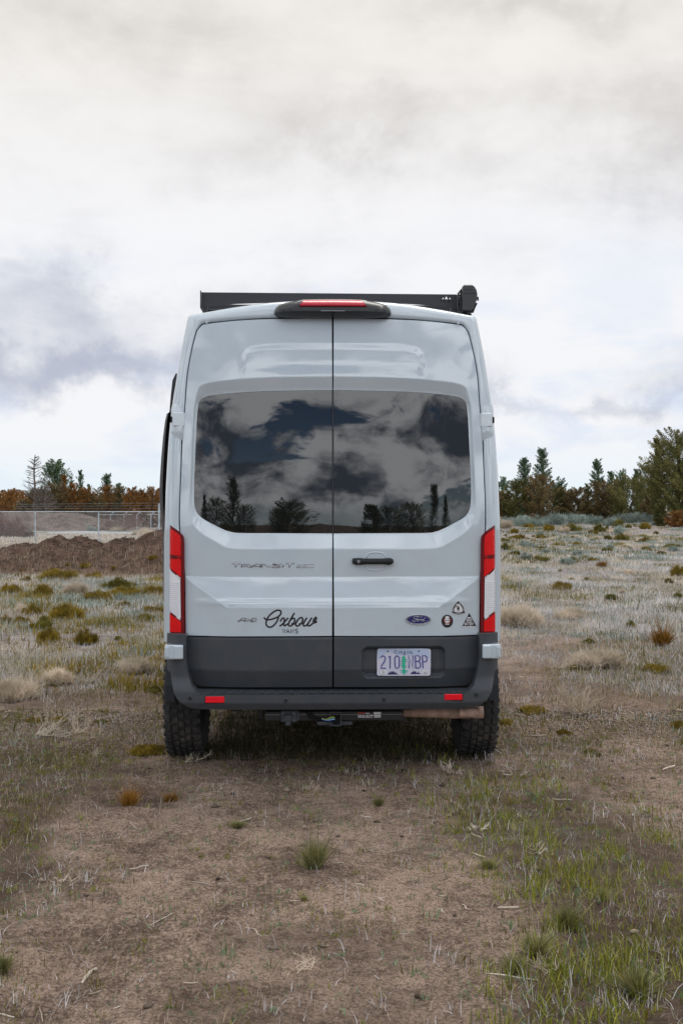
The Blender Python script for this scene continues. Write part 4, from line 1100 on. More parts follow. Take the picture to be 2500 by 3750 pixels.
def G(x, y):
    x = np.asarray(x, float); y = np.asarray(y, float)
    right = sst(x / np.maximum(y, 5), -0.08, 0.06)
    z = 0.10 * sst(y, 20, 70) * (1 - right) + right * (0.10 * sst(y, 14, 30) + 1.12 * sst(y, 26, 112))
    z = z + np.where(y > 120, (y - 120) * 0.004, 0)
    far = np.clip(y / 25, 0, 1)
    z = z + (fbm(x * .5, y * .5, 3) - .5) * 0.16 * sst(np.hypot(x - 0.0, y - 8.0), 2.2, 8)
    # far forested hill, left
    z = z + 7 * np.exp(-((x + 170) / 160) ** 2) * sst(y, 230, 480)
    # clods and ruts close by
    nr = 1 - sst(y, 12, 22)
    z = z + nr * ((fbm(x * 5, y * 5, 9, 3) - .5) * .040 + (fbm(x * 16, y * 16, 5, 2) - .5) * .024)
    # lug prints of an old track on the left, pressed rows
    tr = np.exp(-((x + 1.05 + .04 * (y - 6)) / .16) ** 2) * sst(y, 3.2, 4.2) * (1 - sst(y, 6.8, 7.6))
    z = z - tr * (.026 + .015 * np.sin(y * 2 * math.pi / .14 + 9 * np.abs(x + 1.05)))
    tr2 = np.exp(-((x + 1.62) / .20) ** 2) * sst(y, 3.2, 4.2) * (1 - sst(y, 6.0, 7.0))
    z = z - tr2 * .02
    z = z - np.exp(-((x + .55 + .03 * (y - 6)) / .12) ** 2) * sst(y, 3.2, 4.2) * (1 - sst(y, 7.2, 8.0)) * (.010 + .010 * np.sin(y * 2 * math.pi / .13 - 9 * np.abs(x + .55)))
    tr3 = np.exp(-((x - 1.10 + .05 * (y - 6)) / .14) ** 2) * sst(y, 3.5, 4.5) * (1 - sst(y, 6.8, 7.6))
    z = z - tr3 * (.026 + .015 * np.sin(y * 2 * math.pi / .14 + 9 * np.abs(x - 1.1)))
    return z
def G1(x, y): return float(G(np.array([float(x)]), np.array([float(y)]))[0])
def g_at(px_, py_):
    """ground point seen at a pixel of the photograph"""
    y = 8.0
    dd = (py_ - HY) / F
    if dd <= 0.001: return None
    lo, hi = 2.0, 140.0
    for _ in range(40):
        m_ = (lo + hi) / 2
        if CAM_H - dd * m_ > G1((px_ - HX) / F * m_, m_): lo = m_
        else: hi = m_
    y = (lo + hi) / 2; x = (px_ - HX) / F * y
    return x, y, G1(x, y)

def dirtmat():
    m = bpy.data.materials.new('soil'); m.use_nodes = True; MATS['soil'] = m
    t = NT(m.node_tree); p = t.n['Principled BSDF']
    geo = t.N('ShaderNodeNewGeometry').outputs['Position']
    at = t.N('ShaderNodeAttribute', attribute_name='cover').outputs['Fac']      # 0 bare soil .. 1 dry turf
    wet = t.N('ShaderNodeAttribute', attribute_name='loose').outputs['Fac']     # loose dark earth
    f1 = t.noise(geo, 1.6, 6, 0.6); f2 = t.noise(geo, 14, 6, 0.65); f3 = t.noise(geo, 70, 4, 0.6)
    v = t.M('ADD', t.M('MULTIPLY', f1, .34), t.M('ADD', t.M('MULTIPLY', f2, .30), t.M('MULTIPLY', f3, .36)))
    c = t.mix(t.mr(v, .40, .59), (0.120, 0.084, 0.064), (0.44, 0.325, 0.255))
    c = t.mix(t.M('MULTIPLY', t.mr(t.noise(geo, 85, 3, .7), .50, .60), .62), c, (0.075, 0.05, 0.038))
    # pale grit and straw flecks
    mp = t.N('ShaderNodeMapping'); t.l.new(geo, mp.inputs[0]); mp.inputs['Scale'].default_value = (1, 1, 1); mp.inputs['Rotation'].default_value = (0, 0, .5)
    vo = t.N('ShaderNodeTexVoronoi', feature='F1'); t.l.new(geo, vo.inputs['Vector']); vo.inputs['Scale'].default_value = 60
    vo.inputs['Randomness'].default_value = 1
    gr = t.M('MULTIPLY', t.mr(vo.outputs['Distance'], .26, .14), t.mr(t.noise(geo, 33, 2, .5), .50, .62))
    c = t.mix(t.M('MULTIPLY', gr, .80), c, (0.52, 0.45, 0.38))
    c = t.mix(t.M('MULTIPLY', wet, .85), c, t.mix(f2, (0.040, 0.028, 0.020), (0.125, 0.085, 0.062)))
    tf = t.mix(t.mr(t.noise(geo, 9, 8, .7), .35, .65), (0.115, 0.090, 0.072), (0.40, 0.36, 0.33))
    tf = t.mix(t.mr(t.noise(geo, .55, 6, .6), .52, .66), tf, (0.13, 0.125, 0.055))
    c = t.mix(at, c, tf)
    t.l.new(c, p.inputs['Base Color']); p.inputs['Roughness'].default_value = .95; p.inputs['Specular IOR Level'].default_value = .15
    b1 = t.N('ShaderNodeBump'); b1.inputs['Strength'].default_value = .9; b1.inputs['Distance'].default_value = .03
    t.l.new(t.M('ADD', t.noise(geo, 38, 6, .7), t.M('MULTIPLY', f2, .8)), b1.inputs['Height']); t.l.new(b1.outputs[0], p.inputs['Normal'])
dirtmat()
mat('gravel', (0.36, 0.37, 0.38), .95, spec=.1, var=.2, vscale=2)
mat('berm_soil', (0.078, 0.050, 0.037), .95, spec=.1, var=.55, vscale=3.5, bump=1.0, bscale=30)
mat('bank_soil', (0.135, 0.105, 0.09), .95, spec=.1, var=.40, vscale=1.2, bump=1.0, bscale=10)

def cover(x, y):
    """how much pale dry turf covers the soil"""
    n = fbm(x * .55 + 3, y * .35, 21, 4); n2 = fbm(x * 2.1, y * 1.6, 31, 3)
    r = sst(y + (n - .5) * 14 + (n2 - .5) * 5, 8.6, 19.0)
    l = sst(y + (n - .5) * 12 + (n2 - .5) * 5, 7.8, 17.0)
    c = np.where(x > 0, r, l)
    n3 = fbm(x * 5, y * 3.5, 37, 2); c = c * sst(n2 * .6 + .4 * n3 + .4 * n + np.clip((y - 12) / 20, 0, .5), .42, .72)
    # wheel lane through the turf at the right
    return np.clip(c * (1 - .8 * lane(x, y)), 0, 1)
def lane(x, y):
    """1 on the bare lanes worn by wheels, 0 in the weeds beside them"""
    w1 = (fbm(x * 1.2, y * 1.2, 51, 3) - .5) * .55
    le = -1.30 - .12 * (y - 5.2) + w1; re = .66 + .16 * np.maximum(y - 5.2, 0) * .5 + w1
    m = sst(x, le - .12, le + .12) * (1 - sst(x, re - .12, re + .12)) * (1 - sst(y, 7.6, 9.2))
    m2 = np.exp(-((x - 1.95 - .16 * (y - 7)) / .42) ** 2) * sst(y, 5.4, 6.6) * (1 - sst(y, 9, 12))
    m3 = np.exp(-((x - 1.75 - .05 * (y - 9)) / .35) ** 2) * sst(y, 7.5, 8.5) * (1 - sst(y, 14, 18)) * .8
    m4 = np.exp(-((x + 1.9) / .6) ** 2) * np.exp(-((y - 9.2) / .8) ** 2) * .9
    return np.clip(np.maximum.reduce([m, m2, m3, m4]), 0, 1)
def grid_axis(fine0, fine1, step, far0, far1, grow=1.13):
    a = list(np.arange(fine0, fine1 + 1e-6, step)); s_ = step; p = a[-1]
    while p < far1: s_ *= grow; p += s_; a.append(p)
    s_ = step; p = a[0]; b = []
    while p > far0: s_ *= grow; p -= s_; b.append(p)
    return np.array(b[::-1] + a)
gx = grid_axis(-3.2, 3.2, .032, -2500, 2500, 1.10); gy = grid_axis(3.2, 9.5, .034, -1500, 4000, 1.075)
XX, YY = np.meshgrid(gx, gy); xf, yf_ = XX.ravel(), YY.ravel()
ZZ = G(xf, yf_)
nx_, ny_ = len(gx), len(gy)
ii, jj = np.meshgrid(np.arange(nx_ - 1), np.arange(ny_ - 1)); b_ = (jj * nx_ + ii).ravel()
Q4 = np.c_[b_, b_ + 1, b_ + 1 + nx_, b_ + nx_]
me = fastmesh('ground', np.c_[xf, yf_, ZZ], Q4, 'soil', smooth=True)
a_ = me.attributes.new('cover', 'FLOAT', 'POINT'); a_.data.foreach_set('value', cover(xf, yf_).astype(np.float32))
LN_ = lane(xf, yf_)
lo_ = np.clip((1 - LN_) * (1 - sst(yf_, 11, 16)) * (.35 + .65 * sst(fbm(xf * 1.6, yf_ * 1.6, 49), .35, .6)) + sst(-xf + (fbm(xf * 1.5, yf_ * 1.5, 41) - .5) * 1.6, 1.35, 2.0) * sst(yf_, 4.4, 5.6) * (1 - sst(yf_, 8, 9)) * .75
              + np.exp(-((xf - 1.10 + .05 * (yf_ - 6)) / .20) ** 2) * sst(yf_, 3.8, 4.6) * (1 - sst(yf_, 6.6, 7.4)) * .75 * sst(fbm(xf * 3, yf_ * 3, 44), .35, .6)
              + np.exp(-((xf - .95) / .35) ** 2) * np.exp(-((yf_ - 5.9) / .4) ** 2) * .6
              + sst(fbm(xf * .9 + 9, yf_ * .9, 47), .60, .75) * .6 * (1 - sst(yf_, 9, 12))
              + np.exp(-((xf + 1.05 + .04 * (yf_ - 6)) / .16) ** 2) * .35 * sst(yf_, 3.4, 4.4) * (1 - sst(yf_, 6.8, 7.6)) * (.5 + .5 * np.sin(yf_ * 2 * math.pi / .14 + 9 * np.abs(xf + 1.05))), 0, 1)
a_ = me.attributes.new('loose', 'FLOAT', 'POINT'); a_.data.foreach_set('value', lo_.astype(np.float32))
mobj('ground', me, kind='structure')

def wx(p, y): return (p - HX) / F * y
def wz(p, y): return CAM_H - (p - HY) / F * y
# --- freshly turned berm in front of the fence
YB = 33.0
cr = [(-200, 1990), (0, 1992), (60, 1986), (100, 1981), (122, 1989), (165, 1980), (188, 1966), (207, 1958), (232, 1970), (250, 1975), (290, 1968), (310, 1970), (340, 1978), (372, 1988), (386, 1987), (405, 1972), (432, 1962), (478, 1970), (506, 1970), (530, 1956), (560, 1946), (600, 1944), (680, 1958), (760, 1990), (840, 2050)]
cxs = np.array([wx(a, YB) for a, b in cr]); czs = np.array([wz(b, YB) for a, b in cr])
bx, by = np.meshgrid(np.arange(-14, -2.6, .06), np.arange(28.2, 37.4, .07)); bxf, byf = bx.ravel(), by.ravel()
hz = np.interp(bxf, cxs, czs)
front = sst(byf, 28.6 + .7 * fbm(bxf * .5, bxf * 0, 5), YB); bk = 1 - sst(byf, YB + .4, 37.0)
base_ = G(bxf, byf)
prof_ = np.minimum(front, bk)
bz = base_ - .03 + (hz - base_ + .05) * prof_ + prof_ * ((fbm(bxf * 1.1, byf * 1.3, 61, 4) - .5) * .50 - prof_ * .12 + (fbm(bxf * 7, byf * 7, 62, 3) - .5) * .12)
n1_, n2_ = bx.shape[1], bx.shape[0]
ii, jj = np.meshgrid(np.arange(n1_ - 1), np.arange(n2_ - 1)); b_ = (jj * n1_ + ii).ravel()
mobj('dirt_berm', fastmesh('dirt_berm', np.c_[bxf, byf, bz], np.c_[b_, b_ + 1, b_ + 1 + n1_, b_ + n1_], 'berm_soil', smooth=True), kind='structure')
BERM = (bxf, byf, bz)
def berm_z(x, y):
    i = np.clip(((np.asarray(x) + 14) / .06).astype(int), 0, n1_ - 1); j = np.clip(((np.asarray(y) - 28.2) / .07).astype(int), 0, n2_ - 1)
    return bz[j * n1_ + i]
# --- gravel road and the bank of spoil beyond the fence
rx, ry = np.meshgrid(np.arange(-40, -6, 1.0), np.array([86.0, 87, 90, 93, 96, 97.5])); rz = G(rx.ravel(), ry.ravel()) + .03
n_ = rx.shape[1]; ii, jj = np.meshgrid(np.arange(n_ - 1), np.arange(rx.shape[0] - 1)); b_ = (jj * n_ + ii).ravel()
mobj('gravel_road', fastmesh('gravel_road', np.c_[rx.ravel(), ry.ravel() + .03 * rx.ravel(), rz], np.c_[b_, b_ + 1, b_ + 1 + n_, b_ + n_], 'gravel', smooth=True), kind='structure')
bx, by = np.meshgrid(np.arange(-36, -13, .35), np.arange(99, 118, .4)); bxf, byf = bx.ravel(), by.ravel()
pxv = bxf / 108 * F + HX
top = np.interp(pxv, [-150, 40, 120, 250, 290, 350, 420, 470, 520], [1876, 1876, 1880, 1881, 1886, 1898, 1908, 1925, 1945])
tz = wz(top, 108.0); base_ = G(bxf, byf)
pr = np.minimum(sst(byf, 99.5, 107), 1 - sst(byf, 110, 117.5)) * sst(bxf, -36, -33)
bz2 = base_ - .05 + np.maximum(tz - base_, 0) * pr + pr * (fbm(bxf * .5, byf * .5, 71, 4) - .5) * .7
n1b, n2b = bx.shape[1], bx.shape[0]; ii, jj = np.meshgrid(np.arange(n1b - 1), np.arange(n2b - 1)); b_ = (jj * n1b + ii).ravel()
mobj('spoil_bank', fastmesh('spoil_bank', np.c_[bxf, byf, bz2], np.c_[b_, b_ + 1, b_ + 1 + n1b, b_ + n1b], 'bank_soil', smooth=True), kind='structure')

# =================================================================== BLADES
def blades(X, Y, H, Wd, lean=.5, zf=None, seed=0, segs=2, tint=None, z0=None):
    """thin grass blades rooted at X,Y"""
    r = np.random.default_rng(seed); n = len(X)
    z = (zf or G)(X, Y) if z0 is None else z0
    a = r.uniform(0, 2 * math.pi, n); ln = np.abs(r.normal(0, lean, n)) * r.choice([.6, 1.0, 2.2], n); dx, dy = np.cos(a) * ln, np.sin(a) * ln
    b = r.uniform(-.9, .9, n); sx, sy = np.cos(b) * Wd / 2, np.sin(b) * Wd / 2
    nrm = np.sqrt(1 + ln ** 2)
    P0 = np.c_[X, Y, z - .01]; T = np.c_[dx / nrm, dy / nrm, 1 / nrm]
    mid_ = P0 + np.c_[T[:, 0] * .35, T[:, 1] * .35, T[:, 2] * .62] * H[:, None]; tip = P0 + T * H[:, None]
    S = np.c_[sx, sy, np.zeros(n)]
    if segs == 2:
        V = np.stack([P0 - S, P0 + S, mid_ + S * .7, mid_ - S * .7, tip], 1).reshape(-1, 3); k_ = np.arange(n) * 5
        T3 = np.concatenate([np.c_[k_, k_ + 1, k_ + 2], np.c_[k_, k_ + 2, k_ + 3], np.c_[k_ + 3, k_ + 2, k_ + 4]]); rep = 5
    else:
        V = np.stack([P0 - S, P0 + S, tip], 1).reshape(-1, 3); k_ = np.arange(n) * 3; T3 = np.c_[k_, k_ + 1, k_ + 2]; rep = 3
    t = r.uniform(0, 1, n) if tint is None else tint
    return V, T3, np.repeat(t, rep)
def scatter(n, x0, x1, y0, y1, dens, seed, frustum=True):
    """points kept with probability dens(x,y), drawn evenly over the seen wedge"""
    r = np.random.default_rng(seed); y = np.sqrt(r.uniform(y0 ** 2, y1 ** 2, n)) if frustum else r.uniform(y0, y1, n)
    x = r.uniform(-.40, .40, n) * y
    ok = (x > x0) & (x < x1) & (r.uniform(0, 1, n) < dens(x, y)); return x[ok], y[ok]
def not_van(x, y): return ~((np.abs(x + .05) < 1.0) & (y > 7.4) & (y < 13))
def clump(X, Y, k_, rad, seed):
    r = np.random.default_rng(seed); n = len(X); x = np.repeat(X, k_) + r.normal(0, 1, n * k_) * np.repeat(rad, k_) if np.ndim(rad) else np.repeat(X, k_) + r.normal(0, rad, n * k_)
    y = np.repeat(Y, k_) + r.normal(0, 1, n * k_) * (np.repeat(rad, k_) if np.ndim(rad) else rad); return x, y
def stuff(name, V, T3, t, m): return mobj(name, fastmesh(name, V, T3, m, t), kind='stuff')
off_berm = lambda x, y: ~((x < -3.2) & (y > 29.3) & (y < 37)) & ~((x < -10) & (y > 84) & (y < 112))
nrm_ = lambda x, y: fbm(x * .8, y * .5, 91, 4)

# pale dry grass of the open field
def add_field(name, n, y0, y1, k_, h, wd, segs, seed, m, f):
    x, y = scatter(n, -60, 60, y0, y1, f, seed); ok = not_van(x, y) & off_berm(x, y); x, y = x[ok], y[ok]
    r = np.random.default_rng(seed + 1); tc_ = np.clip(fbm(x * 1.3, y * .8, seed) * 1.8 - .4 + r.normal(0, .18, len(x)), 0, 1)
    X_, Y_ = clump(x, y, k_, .035 + .0022 * np.mean([y0, y1]), seed + 2)
    H = r.uniform(.45, 1.15, len(X_)) * h; 
    stuff(name, *blades(X_, Y_, H, np.full(len(X_), wd), .85, seed=seed + 3, segs=segs, tint=np.clip(np.repeat(tc_, k_) + r.normal(0, .22, len(X_)), 0, 1)), m)
mixp = lambda x, y: .30 + .70 * sst(y, 15, 30)
add_field('dry_grass', 22000, 8.2, 19, 8, .085, .0048, 2, 100, 'pale_grass', lambda x, y: np.where(x < 0, .55, .9) * (.05 + cover(x, y) * .95) * (.45 + .55 * sst(nrm_(x * 1.5, y * 1.5), .42, .58)))
add_field('dry_grass', 20000, 17, 36, 7, .10, .009, 1, 110, 'pale_grass', lambda x, y: np.clip(cover(x, y) * mixp(x, y) * (.30 + .70 * sst(nrm_(x, y), .4, .55)), 0, 1))
add_field('dry_grass', 15000, 34, 98, 5, .14, .026, 1, 120, 'pale_grass', lambda x, y: np.where(x > 0, .8, .6) * sst(nrm_(x * .5, y * .5), .36, .56))
add_field('white_seed_heads', 20000, 8.5, 40, 6, .14, .007, 1, 125, 'white_tips', lambda x, y: cover(x, y) * sst(fbm(x * .8, y * .5, 127), .47, .58))
add_field('straw_grass', 10000, 8.2, 34, 9, .16, .0055, 2, 130, 'straw', lambda x, y: (.15 + cover(x, y)) * sst(fbm(x * .6, y * .4, 133), .49, .58) * (1 - lane(x, y)))
add_field('tan_grass', 15000, 7.6, 26, 7, .065, .0045, 1, 140, 'tan_grass', lambda x, y: sst(fbm(x * .9, y * .9, 143), .38, .56) * (1 - .85 * lane(x, y)))
add_field('olive_grass', 24000, 7.4, 36, 9, .075, .007, 1, 150, 'olive', lambda x, y: sst(fbm(x * .8, y * .55, 153), .47, .57) * (1 - .8 * lane(x, y)))
add_field('green_blades', 9000, 7.4, 30, 10, .06, .006, 1, 152, 'green_grass', lambda x, y: sst(fbm(x * 1.1 + 8, y * .8, 154), .52, .60) * (1 - .8 * lane(x, y)))
add_field('grey_sprigs', 12000, 8, 44, 8, .09, .009, 1, 155, 'sage', lambda x, y: sst(fbm(x * .6 + 4, y * .4, 157), .48, .57) * (1 - .8 * lane(x, y)))
add_field('far_olive_tufts', 2600, 34, 96, 16, .22, .03, 1, 160, 'olive', lambda x, y: (x > 0) * sst(fbm(x * .3 + 4, y * .2, 163), .48, .56))
add_field('far_grey_tufts', 2400, 34, 96, 14, .20, .03, 1, 165, 'sage', lambda x, y: (x > 0) * sst(fbm(x * .3 + 14, y * .2, 168), .48, .56))
# low matted brush: ragged patches that run into one another
def mats(name, n, x0, x1, y0, y1, m, seed, f, h0=.16):
    x, y = scatter(n, x0, x1, y0, y1, f, seed); ok = not_van(x, y) & off_berm(x, y); x, y = x[ok], y[ok]
    r = np.random.default_rng(seed); s_ = np.exp(r.normal(-1.9, .55, len(x))); k_ = 60
    X_, Y_ = clump(x, y, k_, s_ * .8, seed + 1); S_ = np.repeat(s_, k_)
    t_ = np.clip(np.repeat(r.uniform(0, 1, len(x)), k_) * .7 + r.uniform(-.1, .4, len(X_)), 0, 1)
    stuff(name, *blades(X_, Y_, np.clip(S_ * 1.0, .05, h0) * r.uniform(.3, 1.2, len(X_)), .006 + .0006 * Y_, .75, seed=seed + 3, segs=1, tint=t_), m)
mats('ochre_brush', 900, -14, -.9, 10, 29, 'ochre', 401, lambda x, y: sst(fbm(x * .5, y * .35, 402), .44, .56))
mats('olive_brush', 900, -14, -.9, 8.5, 29, 'olive', 403, lambda x, y: sst(fbm(x * .6 + 3, y * .4, 404), .44, .56))
mats('sage_brush_mat', 700, -14, -.9, 11, 29, 'sage', 405, lambda x, y: sst(fbm(x * .6 + 7, y * .4, 406), .48, .58))
mats('olive_brush', 800, .9, 30, 9, 60, 'olive', 407, lambda x, y: sst(fbm(x * .45, y * .30, 408), .46, .58))
mats('sage_brush_mat', 1500, .9, 30, 10, 80, 'sage', 409, lambda x, y: sst(fbm(x * .45 + 5, y * .30, 410), .45, .58))
mats('pale_brush', 1500, .9, 30, 9, 60, 'straw', 411, lambda x, y: sst(fbm(x * .5 + 9, y * .35, 412), .46, .58))
# straw verge between berm and gravel road
r = np.random.default_rng(5); n = 9000; x = r.uniform(-34, -6, n); y = r.uniform(56, 86, n)
stuff('straw_verge', *blades(x, y, r.uniform(.06, .18, n), np.full(n, .05), .4, seed=6, segs=1), 'straw')
# bent wisps on bare soil close to the camera
def near_wisps(name, n, k_, h, wd, seed, m, f, lean=1.1, rad=.035):
    x, y = scatter(n, -4, 4, 3.4, 9.5, f, seed); ok = ~((np.abs(x + .05) < .9) & (y > 8.4)); x, y = x[ok], y[ok]
    r = np.random.default_rng(seed); X_, Y_ = clump(x, y, k_, rad * np.exp(r.normal(0, .5, len(x))), seed + 1)
    stuff(name, *blades(X_, Y_, (.25 + 1.3 * r.uniform(0, 1, len(X_)) ** 1.8) * h, r.uniform(.5, 1.2, len(X_)) * wd, lean, seed=seed + 2), m)
pt = lambda s, a, b: (lambda x, y: sst(fbm(x * 2.0, y * 2.0, s), a, b))
off = lambda x, y: 1 - lane(x, y)
near_wisps('litter_straw', 9000, 4, .055, .0028, 200, 'litter', lambda x, y: (.08 + .35 * sst(fbm(x * 1.7, y * 1.7, 7), .48, .62)) + .5 * off(x, y), 2.6)
near_wisps('dry_wisps', 7000, 8, .060, .0032, 210, 'tan_grass', lambda x, y: .07 + .25 * sst(fbm(x * 1.6 + 5, y * 1.6, 8), .50, .62) + .6 * off(x, y) * sst(fbm(x * 2.6 + 5, y * 2.6, 8), .4, .55), 2.2)
near_wisps('grey_wisps', 6000, 8, .060, .0032, 215, 'pale_grass', lambda x, y: .03 + .25 * sst(fbm(x * 1.3 + 7, y * 1.3, 88), .54, .66) + .6 * off(x, y) * sst(fbm(x * 2.3 + 1, y * 2.3, 89), .46, .6), 2.4)
near_wisps('green_sprouts', 4200, 26, .030, .0040, 220, 'green_grass', lambda x, y: .10 + .4 * sst(fbm(x * 2.6 + 9, y * 2.6, 12), .54, .64) + .6 * off(x, y) * sst(fbm(x * 2.4 + 9, y * 2.4, 13), .46, .6), .9, .020)
near_wisps('grey_sprouts', 4200, 20, .026, .0060, 230, 'weed_green', lambda x, y: .12 + .35 * sst(fbm(x * 2.2 + 2, y * 2.2, 14), .52, .62) + .5 * off(x, y) * sst(fbm(x * 2.1 + 9, y * 2.1, 15), .46, .6), 1.6, .022)
near_wisps('olive_mats', 6500, 16, .045, .0045, 235, 'olive', lambda x, y: .03 + .8 * off(x, y) * sst(fbm(x * 1.6 + 19, y * 1.6, 16), .48, .6), 1.1)
# lusher grass in the lower right corner and along the right lane
gm_ = lambda x, y: np.clip(sst(x - .52 - .10 * (y - 4), -.05, .40) * (1 - sst(y, 4.7, 6.3))  + np.exp(-((x - 1.0) / .35) ** 2) * .35 * (1 - sst(y, 6.5, 8.5)), 0, 1) * sst(fbm(x * 2.2, y * 2.2, 18), .36, .58)
near_wisps('green_grass', 12000, 15, .085, .0042, 240, 'green_grass', gm_, .9, .03)
near_wisps('dry_grass_tips', 5200, 7, .085, .0022, 250, 'pale_grass', lambda x, y: gm_(x, y) * .8, 1.2)
near_wisps('weed_leaves', 1800, 9, .045, .008, 260, 'weed_green', lambda x, y: gm_(x, y) * .8 + .25 * np.exp(-((x - 1.1) / .5) ** 2) * (1 - sst(y, 7, 9)), 1.1)
near_wisps('yellow_leaves', 1800, 7, .055, .008, 265, 'ochre', lambda x, y: gm_(x, y) * .7, .9)
# dense grass under the van, coloured near black to deepen the shadow there
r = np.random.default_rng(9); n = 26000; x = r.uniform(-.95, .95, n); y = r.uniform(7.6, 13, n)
stuff('shaded_grass', *blades(x, y, r.uniform(.02, .11, n), np.full(n, .005), 1.1, seed=10), 'shade_dark_grass')

# crumbs of soil, bark and pebbles
def crumbs(name, n, y0, y1, s0, s1, m, seed, f=None, zf=None, xr=None):
    r = np.random.default_rng(seed)
    if xr: x = r.uniform(*xr, n); y = r.uniform(y0, y1, n)
    else: x, y = scatter(n, -4, 4, y0, y1, f or (lambda x, y: np.ones_like(x)), seed)
    n = len(x); z = (zf or G)(x, y); s_ = r.uniform(0, 1, n) ** 3 * (s1 - s0) + s0
    oc = np.array([(1, 0, 0), (-1, 0, 0), (0, 1, 0), (0, -1, 0), (0, 0, 1), (0, 0, -.6)]); tr = np.array([(0, 2, 4), (2, 1, 4), (1, 3, 4), (3, 0, 4), (2, 0, 5), (1, 2, 5), (3, 1, 5), (0, 3, 5)])
    V = oc[None] * s_[:, None, None] * r.uniform(.6, 1.3, (n, 6, 1)) * np.array([1, 1, .6]); a = r.uniform(0, 6.28, n); c_, q_ = np.cos(a), np.sin(a)
    V = np.stack([V[..., 0] * c_[:, None] - V[..., 1] * q_[:, None], V[..., 0] * q_[:, None] + V[..., 1] * c_[:, None], V[..., 2]], -1) + np.c_[x, y, z + s_ * .1][:, None]
    T3 = (tr[None] + np.arange(n)[:, None, None] * 6).reshape(-1, 3)
    return mobj(name, fastmesh(name, V.reshape(-1, 3), T3, m, np.repeat(r.uniform(0, 1, n), 6)), kind='stuff')
leafmat('crumb', (0.06, 0.042, 0.03), (0.36, 0.28, 0.22), trans=0.0)
leafmat('crumb_dark', (0.045, 0.03, 0.022), (0.17, 0.12, 0.09), trans=0.0)
crumbs('soil_crumbs', 60000, 3.4, 9.5, .0025, .016, 'crumb', 300)
crumbs('pebbles', 900, 3.4, 9.5, .006, .030, 'crumb', 302, f=lambda x, y: .3 + .7 * sst(fbm(x * 2, y * 2, 303), .5, .6))
crumbs('berm_clods', 14000, 28.6, 34.5, .008, .05, 'crumb_dark', 301, zf=berm_z, xr=(-13, -3.4))
r = np.random.default_rng(31); n = 420; x = r.uniform(-13, -3.4, n); y = r.uniform(28.6, 33.5, n)
V_, T_, t_ = blades(x, y, r.uniform(.05, .35, n), np.full(n, .018), 2.6, zf=berm_z, seed=32, segs=1)
stuff('berm_roots', V_, T_, t_, 'bleached_wood')
r = np.random.default_rng(33); n = 3800; x = r.uniform(-13, -3.4, n); y = 28.4 + 3.4 * r.uniform(0, 1, n) ** 1.8
V_, T_, t_ = blades(x, y, r.uniform(.1, .3, n), np.full(n, .012), .5, zf=berm_z, seed=34, segs=1)
stuff('berm_grass', V_, T_, t_, 'tan_grass')

# =================================================================== SHRUBS (individuals; alike ones share their mesh)
def bush_mesh(name, m, n, rx, h, lw, ll, seed, up=.6, dome=True):
    """low cushion or tuft: leaf slivers leaving a domed clump"""
    r = np.random.default_rng(seed)
    ncl = 16; ca = r.uniform(0, 6.28, ncl); cr_ = np.sqrt(r.uniform(0, 1, ncl)) * rx * .85; ch = h * (1 - (cr_ / rx) ** 2 * .65) * r.uniform(.30, 1.15, ncl); ct = r.uniform(0, 1, ncl); cz = r.uniform(.5, 1.5, ncl)
    k_ = r.integers(0, ncl, n)
    d = r.normal(0, 1, (n, 3)); d[:, 2] = np.abs(d[:, 2]) + up; d /= np.linalg.norm(d, axis=1)[:, None]
    if dome:
        C = np.c_[np.cos(ca[k_]) * cr_[k_], np.sin(ca[k_]) * cr_[k_], ch[k_] * r.uniform(.0, .85, n)] + r.normal(0, 1, (n, 3)) * np.array([rx * .15, rx * .15, h * .07]) * cz[k_][:, None]
    else:
        C = np.c_[np.cos(ca[k_]) * cr_[k_] * .5, np.sin(ca[k_]) * cr_[k_] * .5, np.zeros(n)] + r.normal(0, 1, (n, 3)) * np.array([rx * .1, rx * .1, 0])
    ll = ll * np.where(r.uniform(0, 1, n) > .93, 2.0, 1.0)
    C[:, 2] = np.maximum(C[:, 2], 0); L = ll * r.uniform(.5, 1.2, n)
    T = d * L[:, None]; s_ = np.cross(d, r.normal(0, 1, (n, 3))); s_ /= np.linalg.norm(s_, axis=1)[:, None]; s_ *= lw / 2
    V = np.stack([C - s_, C + s_, C + T], 1).reshape(-1, 3); V[:, 2] = np.maximum(V[:, 2], -.02)
    b = np.arange(n) * 3
    return fastmesh(name, V, np.c_[b, b + 1, b + 2], m, np.repeat(np.clip(ct[k_] + r.normal(0, .2, n), 0, 1), 3))
BM = {}
